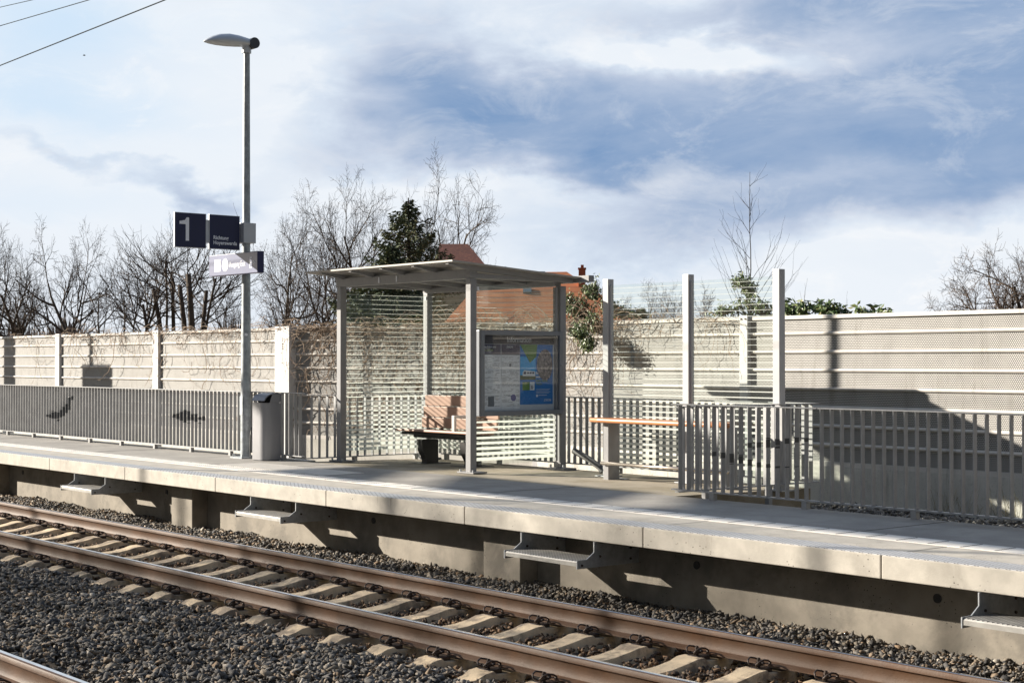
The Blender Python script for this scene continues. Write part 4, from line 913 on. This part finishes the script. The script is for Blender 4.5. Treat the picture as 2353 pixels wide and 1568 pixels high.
pollard(390, 80, 41, ((-38, 665, .13), (-62, 700, .09), (6, 640, .11), (-10, 600, .07)), 'cut back tree with thick pruned stubs behind the noise wall, left of its neighbour')
pollard(440, 76, 42, ((-28, 655, .14), (-8, 630, .17), (34, 668, .12), (55, 640, .07)), 'thickest cut back tree with pale pruned stub ends below the blue signs')
# straight sapling above the wall, right
sp = Skel(77); r_ = sp.r; b0 = Vector(gpt(1722, 24)); b0.z = .1
top = at(1723, 396, 24); n = 16; pts = [b0.lerp(top, i / n) + Vector((.02 * math.sin(i * 1.3), .02 * math.cos(i), 0)) for i in range(n + 1)]
sp.big.tube(pts, [.017 * (1 - i / (n + 1)) + .002 for i in range(n + 1)], 6)
side = Vector((sa, ca, 0))
for k in range(22):
    t = r_.uniform(.42, .97); pp = b0.lerp(top, t); sgn = -1 if k % 2 else 1
    L = (1.0 - t) * 2.0 + .15 if t < .8 else r_.uniform(.15, .45)
    d = (side * sgn * r_.uniform(.35, .75) + Vector((-ca, sa, 0)) * r_.gauss(0, .25) + Vector((0, 0, 1))).normalized()
    sp.grow(pp, d, L, .0055, 2, 3, .02, .03, (2, 2, 3, 2), (15, 28), .0025)
ro_ = tag(empty('sapling', b0), 'slender bare sapling with straight ascending twigs rising behind the right windscreen pane', 'tree')
sp.big.build('trunk', M['barkdark'], ro_, smooth=True); sp.small.build('crown', M['barkdark'], ro_)
# spruce
def spruce(px, topy, z, seed, label):
    r = random.Random(seed); base = Vector(gpt(px, z)); H = HT(topy, z); tr = MB(); nd = MB()
    tr.tube([base, base + Vector((.05, 0, H * .5)), base + Vector((0, 0, H))], [.22, .13, .02], 8)
    for k in range(190):
        t = (k / 190) ** .85; hz = H * (.10 + .89 * t); L = max(.15, (1 - t) ** .8 * H * .50 * r.uniform(.55, 1.25)) ; a = k * 2.399 + r.uniform(-.4, .4)
        d = Vector((math.cos(a), math.sin(a), 0)); p0 = base + Vector((0, 0, hz)); pts = []
        m_n = 6
        for i in range(m_n + 1):
            s_ = i / m_n; pts.append(p0 + d * L * s_ + Vector((0, 0, -.32 * L * s_ + .30 * L * s_ * s_ * s_ + .12 * L * s_)))
        tr.tube(pts, [.028 * (1 - i / (m_n + 1)) + .004 for i in range(m_n + 1)], 4, cap=False)
        cnt = int(L * 75) + 16
        for _ in range(cnt):
            s_ = r.random() ** .6; i0 = min(int(s_ * m_n), m_n - 1); p = pts[i0].lerp(pts[i0 + 1], s_ * m_n - i0)
            sd = d.cross(Vector((0, 0, 1))) * r.gauss(0, 1); w_ = .30 * (1.15 - s_) * min(1, L)
            p = p + sd * w_ * .6 + Vector((0, 0, r.uniform(-.22, .05)))
            u_ = (d * r.uniform(.3, 1) + sd * .5 + Vector((0, 0, r.uniform(-.7, .25)))).normalized() * r.uniform(.07, .15); v_ = u_.cross(Vector((r.gauss(0, 1), r.gauss(0, 1), r.gauss(0, 1)))).normalized() * r.uniform(.018, .04)
            nd.add([p - v_, p + v_, p + u_ + v_ * .3, p + u_ - v_ * .3], [(0, 1, 2, 3)])
    root = tag(empty('spruce', base), label, 'tree'); tr.build('trunk', M['barkdark'], root); nd.build('crown', M['needle'], root)
spruce(938, 455, 55, 61, 'dark green spruce standing behind the shelter roof')
spruce(900, 560, 44, 62, 'lower dark conifer seen through the left shelter glass under the roof')
# leafy evergreen shrubs and climbers on the wall top
def leafy(label, centres, seed, n, size=.07, stems=True, name='evergreen_shrub'):
    r = random.Random(seed); lf = MB(); stb = MB(); tips = []
    for (px, py, z, rx, rz) in centres:
        c_ = at(px, py, z); base = Vector((c_.x, c_.y, max(.15, c_.z - rz * 1.5)))
        nb = max(3, int(n * .012))
        for _ in range(nb):
            o_ = side * r.gauss(0, rx * .55) + Vector((-ca, sa, 0)) * r.gauss(0, .12) + Vector((0, 0, r.gauss(0, rz * .55))); tip = c_ + o_; mid = base.lerp(tip, .5) + Vector((r.gauss(0, .06), r.gauss(0, .06), 0))
            stb.tube([base, mid, tip], [.009, .006, .003], 4, cap=False); tips.append((mid, tip, rx))
    for _ in range(n):
        mid, tip, rx = r.choice(tips); p = mid.lerp(tip, r.uniform(.25, 1.05)) + Vector((r.gauss(0, .035), r.gauss(0, .035), r.gauss(0, .035)))
        L = size * r.uniform(.6, 1.25); u_ = Vector((r.gauss(0, .55), r.gauss(0, .55) - .15, r.uniform(-1.1, .25))).normalized() * L; v_ = u_.cross(Vector((r.gauss(0, .4), -1, r.gauss(0, .6) + .4))).normalized() * L * .20
        nrm = u_.cross(v_).normalized() * L * .06
        lf.add([p, p + u_ * .45 + v_ + nrm, p + u_, p + u_ * .45 - v_ + nrm, p + u_ * .5], [(0, 1, 4), (1, 2, 4), (2, 3, 4), (3, 0, 4)])
    b = centres[0]; c_ = at(b[0], b[1], b[2])
    root = tag(empty(name, (c_.x, c_.y, .1)), label, 'shrub', None); stb.build('stems', M['twigdark'], root); lf.build('leaves', M['leaf'], root)
leafy('leafy evergreen climber spilling over the wall between the shelter and the first windscreen post', [(1335, 705, 25.7, .26, .20), (1365, 738, 24.4, .09, .11), (1330, 755, 24.0, .10, .10), (1360, 665, 25.8, .12, .12), (1310, 690, 25.8, .12, .15), (1350, 785, 23.9, .05, .08)], 31, 4600, size=.055)
leafy('rounded evergreen shrub behind the wall, right of the first windscreen post', [(1432, 712, 26, .30, .12), (1400, 695, 26, .15, .15), (1470, 722, 25.5, .12, .06)], 32, 1300, name='evergreen_shrub')
leafy('evergreen climber winding up the foot of the bare sapling', [(1722, 690, 23.4, .20, .20), (1700, 640, 23.6, .06, .10), (1750, 705, 23.2, .14, .10), (1722, 655, 23.6, .06, .12), (1665, 712, 23.5, .2, .05)], 33, 1400)
leafy('row of drooping evergreen leaves along the wall top right of the last post', [(1822, 705, 21.9, .10, .10), (1860, 703, 21.7, .18, .08), (1900, 705, 21.5, .12, .09), (1925, 710, 21.4, .06, .07)], 34, 620, size=.11)
leafy('small tuft of evergreen leaves on the wall top just right of the leafy row', [(1985, 706, 20.9, .05, .07)], 35, 60, size=.11)
leafy('last and lowest tuft of evergreen leaves along the wall top, farthest right', [(2045, 712, 20.8, .09, .035)], 36, 60, size=.11)
# ------------------------------------------------------------------ dry vines on the wall
def vines(label, x0, x1, y, n, seed, zt=ZT, piv=None, ang=0, zlo=.7, over=.22, rad=.0045, dens_top=.5, L=(1.2, 3.2)):
    r = random.Random(seed); mb = MB()
    for k in range(n):
        x = r.uniform(x0, x1); z = zt + r.uniform(-.12, .08) if r.random() < dens_top else zlo + (zt - zlo) * r.random() ** .6
        h = r.choice([-1.57, -.6, 0.0, 3.14, -2.5, 2.6, .5]) + r.gauss(0, .4); yy = y - r.uniform(.035, .12); pts = []; st_ = .055; m_n = int(r.uniform(*L) / st_); rr_ = rad * r.choice([.6, .8, 1.0, 1.4]); curl = r.gauss(0, .06); dh = 0
        for i in range(m_n):
            pts.append((x, yy, z)); dh = .75 * dh + r.gauss(0, .12); h += dh + curl
            if math.sin(h) > .2 and z > zt - .1: h += .25 if math.cos(h) < 0 else -.25
            if i % 14 == 13: curl = r.gauss(0, .07)
            x += math.cos(h) * st_; z += math.sin(h) * st_ - .006; yy = min(y - .033, max(y - .25, yy + r.gauss(0, .012)))
            if z > zt + over: h = -1.2
            if z < zlo or x < x0 - .4 or x > x1 + .4: break
        if len(pts) > 3:
            mb.tube(pts, [rr_ * (1 - .6 * i / len(pts)) for i in range(len(pts))], 4, cap=False)
            for _ in range(2):
                i0 = r.randrange(1, len(pts) - 1); a = r.uniform(0, 6.283); p = Vector(pts[i0]); mb.tube([p, p + Vector((math.cos(a) * .09, -.02, math.sin(a) * .07)), p + Vector((math.cos(a + .4) * .17, -.03, math.sin(a + .4) * .14 - .02))], rr_ * .5, 3, cap=False)
    for k in range(n // 7):
        x = r.uniform(x0, x1); L_ = r.uniform(.3, 1.0) * r.choice([-1, 1]); hh = r.uniform(.02, over); pts = []
        for i in range(11): t = i / 10; pts.append((x + L_ * t, y - .03 - .06 * t, zt - .06 + hh * math.sin(math.pi * t * .85) * 1.1 + r.gauss(0, .010)))
        mb.tube(pts, rad * r.uniform(.5, 1.1), 4, cap=False)
    if piv: turn(mb, piv, ang)
    return tag(mb.build('dry_vine', M['twig']), label, 'vine', 'dry climbing vines on the noise walls')
vines('sparse dry vine stems along the top of the far left wall section', -38, -34.6, YL, 16, 1, dens_top=.95, L=(.4, 1.2), rad=.006)
vines('dry vine tangle drooping from the wall top left of the lamp post', -34.5, -29.8, YL, 46, 2, dens_top=.85, L=(.4, 1.6), rad=.0062)
vines('dry vine mesh covering the wall behind the lamp post up to the wide column', -29.8, -24.6, YL, 110, 3, dens_top=.55, L=(.4, 1.6), rad=.0045)
vines('thick brown vine tangle on the wall between the wide column and the shelter', -24.4, -21.6, WP[1], 190, 4, dens_top=.5, rad=.0062, L=(.5, 2.0), piv=WP, ang=WA)
vines('dense dry vines on the wall seen through the shelter glass', -21.6, -19.3, WP[1], 190, 5, dens_top=.5, rad=.0055, L=(.5, 2.0), over=.35, piv=WP, ang=WA)
vines('brown vine runners on the wall seen through the information side of the shelter', -19.3, -17.2, YR, 110, 7, dens_top=.6, rad=.005, L=(.5, 1.8), over=.35)
vines('thin dry vine runners on the wall behind the windscreen', -16.9, -15.0, YR, 34, 6, dens_top=.9, L=(.4, 1.2), rad=.0045)
# ------------------------------------------------------------------ grass behind the right railing
r_ = random.Random(9); gr = MB()
for k in range(1500):
    cx = r_.uniform(-11.4, -5.5); cy = 16.35 + r_.gauss(0, .12) if r_.random() < .35 else 12.1 + abs(r_.gauss(0, .9))
    if r_.random() < .4: cx = round(cx / .8) * .8 + r_.gauss(0, .12)
    h = r_.uniform(.05, .16) if cy < 15 else r_.uniform(.12, .45); a = r_.uniform(0, 6.28); w_ = .0022
    p = Vector((cx, cy, .15)); q_ = p + Vector((r_.gauss(0, .05), r_.gauss(0, .05), h * .6)); t_ = q_ + Vector((r_.gauss(0, .06), r_.gauss(0, .06), h * .4)); s_ = Vector((math.cos(a), math.sin(a), 0)) * w_
    gr.add([p - s_, p + s_, q_ + s_ * .8, q_ - s_ * .8, t_], [(0, 1, 2, 3), (3, 2, 4)])
for k in range(500):
    cx = r_.uniform(-19, -15); cy = 14.5 + abs(r_.gauss(0, .8)); h = r_.uniform(.1, .4); a = r_.uniform(0, 6.28); p = Vector((cx, cy, .13)); q_ = p + Vector((r_.gauss(0, .05), r_.gauss(0, .05), h * .6)); t_ = q_ + Vector((r_.gauss(0, .08), r_.gauss(0, .08), h * .3)); s_ = Vector((math.cos(a), math.sin(a), 0)) * .0022
    gr.add([p - s_, p + s_, q_ + s_ * .8, q_ - s_ * .8, t_], [(0, 1, 2, 3), (3, 2, 4)])
stuff(gr.build('dry_grass', M['grass']), 'thin dry grass tufts on the rubble strip at the foot of the noise wall', 'grass')

# ================================================================== HOUSE
def tile_rows(q, P, cc, b):
    s_ = q.sep(P); z = q.m('FRACT', q.m('MULTIPLY', s_[2], 6.0)); n = q.noise(P, 9.0, 3, .6)
    cc = q.mix(q.m('MULTIPLY', q.m('GREATER_THAN', z, .8), .45), cc, (.12, .04, .025, 1))
    return q.mix(q.m('MULTIPLY', q.mr(n.outputs[0], .5, .7), .3), cc, (.42, .17, .09, 1))
M['tiles'] = mat('orange_clay_tiles', (.46, .165, .065), .8, 0, .12, 1.2, extra=tile_rows)
M['tiles2'] = mat('dark_red_clay_tiles', (.105, .034, .024), .85, 0, .15, 1.2, extra=tile_rows)
hz = 46.0
ho = tag(empty('house', gpt(1230, hz)), 'house behind the noise wall with a large orange tiled roof and brick chimney', 'house')
A = lambda px, py, z=hz: at(px, py, z)
eL, eR = A(1020, 742), A(1475, 742); rL, rR = A(1120, 627, hz + 3.2), A(1302, 625, hz + 3.2)
rf = MB(); rf.add([eL, eR, rR, rL], [(0, 1, 2, 3)]); bk = A(1475, 742, hz + 7); bl = A(1020, 742, hz + 7)
rf.add([eR, bk, rR], [(0, 1, 2)]); rf.add([bk, bl, rL, rR], [(0, 1, 2, 3)]); rf.add([bl, eL, rL], [(0, 1, 2)]); ho_roof = rf.build('roof', M['tiles'], ho)
w_ = MB(); q0_, q1_, q2_, q3_ = [Vector(v) for v in (eL, eR, bk, bl)]
ctr = (q0_ + q1_ + q2_ + q3_) / 4
cs_ = [ctr + (v - ctr) * .95 for v in (q0_, q1_, q2_, q3_)]
w_.add([(v.x, v.y, GZ) for v in cs_] + [(v.x, v.y, v.z - .05) for v in cs_], [(0, 1, 5, 4), (1, 2, 6, 5), (2, 3, 7, 6), (3, 0, 4, 7)]); w_.build('wall', M['render'], ho)
# darker cross roof, upper left
h2 = tag(empty('house', gpt(1050, 56)), 'dark red hipped roof rising behind the spruce and shelter', 'house')
rf = MB(); a1, a2, a3, a4 = A(985, 640, 56), A(1140, 640, 56), A(1075, 561, 59), A(1010, 561, 59); b1_, b2_ = A(1140, 640, 63), A(985, 640, 63)
rf.add([a1, a2, a3, a4], [(0, 1, 2, 3)]); rf.add([a2, b1_, a3], [(0, 1, 2)]); rf.add([b1_, b2_, a4, a3], [(0, 1, 2, 3)]); rf.add([b2_, a1, a4], [(0, 1, 2)]); rf.build('roof', M['tiles2'], h2)
w_ = MB(); w_.add([(v.x, v.y, GZ) for v in (a1, a2, b1_, b2_)] + [(v.x, v.y, v.z - .05) for v in (a1, a2, b1_, b2_)], [(0, 1, 5, 4), (1, 2, 6, 5), (2, 3, 7, 6), (3, 0, 4, 7)]); w_.build('wall', M['render'], h2)
def vbox(px0, px1, py0, py1, z0, z1):
    P = [at(px0, py1, z0), at(px1, py1, z0), at(px1, py1, z1), at(px0, py1, z1)]; ztop = at(px0, py0, z0).z
    return [(p.x, p.y, P[0].z) for p in P] + [(p.x, p.y, ztop) for p in P], [(0, 3, 2, 1), (4, 5, 6, 7), (0, 1, 5, 4), (1, 2, 6, 5), (2, 3, 7, 6), (3, 0, 4, 7)]
ch = MB(); ch.add(*vbox(1329, 1345, 618, 690, hz + 2.2, hz + 2.75)); chm = ch.build('chimney', M['brick'], ho_roof)
ch = MB(); ch.add(*vbox(1327.5, 1346.5, 615.5, 618, hz + 2.18, hz + 2.77)); ch.add(*vbox(1334, 1341, 609, 615.4, hz + 2.4, hz + 2.55)); ch.build('chimney_cap', M['brick'], ho_roof)
for px, py in ((1211, 708), (1243, 672)):
    wv = MB(); c0_ = A(px, py, hz + .9 + (742 - py) * .03); nrm = (eR - eL).cross(rL - eL).normalized(); nrm = nrm if nrm.z > 0 else -nrm; ex_ = (eR - eL).normalized(); ey_ = nrm.cross(ex_)
    t0 = (eL - c0_).dot(nrm) / nrm.z; c0_ = c0_ + Vector((0, 0, t0))
    vs = [c0_ + ex_ * a * .13 + ey_ * b_ * .17 + nrm * h for h in (.01, .07) for a, b_ in ((-1, -1), (1, -1), (1, 1), (-1, 1))]
    wv.add(vs, [(0, 3, 2, 1), (4, 5, 6, 7), (0, 1, 5, 4), (1, 2, 6, 5), (2, 3, 7, 6), (3, 0, 4, 7)]); wv.build('roof_window', flat('roof_window_glass', (.10, .12, .14), .2), ho_roof)
# ------------------------------------------------------------------ far wood at the left horizon
r_ = random.Random(15); fw_ = MB()
for k in range(9000):
    px = r_.uniform(-150, 900); z = r_.uniform(180, 260); c_ = at(px, 0, z); hh = (5.5 + 2.2 * math.sin(px * .013) + 1.2 * math.sin(px * .05)) * r_.uniform(.4, 1.0); w_ = r_.uniform(.06, .3)
    z0 = GZ + hh * r_.uniform(0, .6); dx = r_.gauss(0, .8)
    p = Vector((c_.x, c_.y, z0)); fw_.add([p - side * w_, p + side * w_, p + side * dx + Vector((0, 0, hh - z0 + GZ + r_.uniform(0, 1)))], [(0, 1, 2)])
stuff(fw_.build('far_wood', M['farwood']), 'brownish far wood low on the horizon at the left, seen above the noise wall', 'wood')
# a bird, upper left
bp = at(191, 127, 60); m_ = MB(); m_.tube([bp - side * .05, bp, bp + side * .06], [.008, .028, .005], 6)
bd = m_.build('body', M['rubber'], tag(empty('bird', bp), 'tiny dark bird far up in the pale sky at the left', 'bird'))
m_ = MB(); m_.add([bp, bp + Vector((-ca, sa, 0)) * .12 + Vector((0, 0, .03)), bp + side * .06], [(0, 1, 2)]); m_.add([bp, bp - Vector((-ca, sa, 0)) * .12 + Vector((0, 0, .03)), bp + side * .06], [(0, 1, 2)]); m_.build('wing', M['rubber'], bpy.data.objects[bd.parent.name])

# ================================================================== BEHIND THE CAMERA: unseen roof and trees added to shade platform and track
cn = tag(empty('added_shade_roof', (-28, -1.7, PZ)), 'unseen flat roof on steel posts, added behind the viewer to shade the platform', 'canopy')
for pts in (((-35.4, -1.5), (-32.9, -1.5), (-34.3, .12), (-35.4, .12)), ((-31.8, -1.5), (-29.1, -1.5), (-29.8, .12), (-33.3, .12)),
            ((-29.08, -1.5), (-28.3, -1.1), (-29.2, 0), (-29.2, 1.45), (-22.6, 1.45), (-22.6, -1.5))):  # added sheets, their slanted gaps shaped to leave light patches on the platform
    MB().prism(pts, 'z', 8.2, 8.225).build('roof', M['roofsheet'], cn)
MB().box(-35.7, -34.2, .13, 1.6, 8.2, 8.225).build('roof', M['roofsheet'], cn)
for x in (-35.0, -29.3, -23.6): MB().bbox(x - .035, x + .035, -1.3, -1.23, PZ, 8.2, .01).build('post', M['steel'], cn)

bare_tree('bare_tree', 'large unseen bare tree added behind the viewer so its twigs dapple the track', (-43.5, -12.5, GZ), 15.5, 91, 3, 22, .12, 4, (8, 7, 6, 4), wid=4.5, bare=.4, minr=.011)  # this tree and the next are added to thin the sunlight
bare_tree('bare_tree', 'second unseen bare tree added behind the viewer to dapple the track', (-38.0, -12.5, GZ), 15.5, 92, 3, 22, .12, 4, (8, 7, 6, 4), wid=4.5, bare=.4, minr=.011)
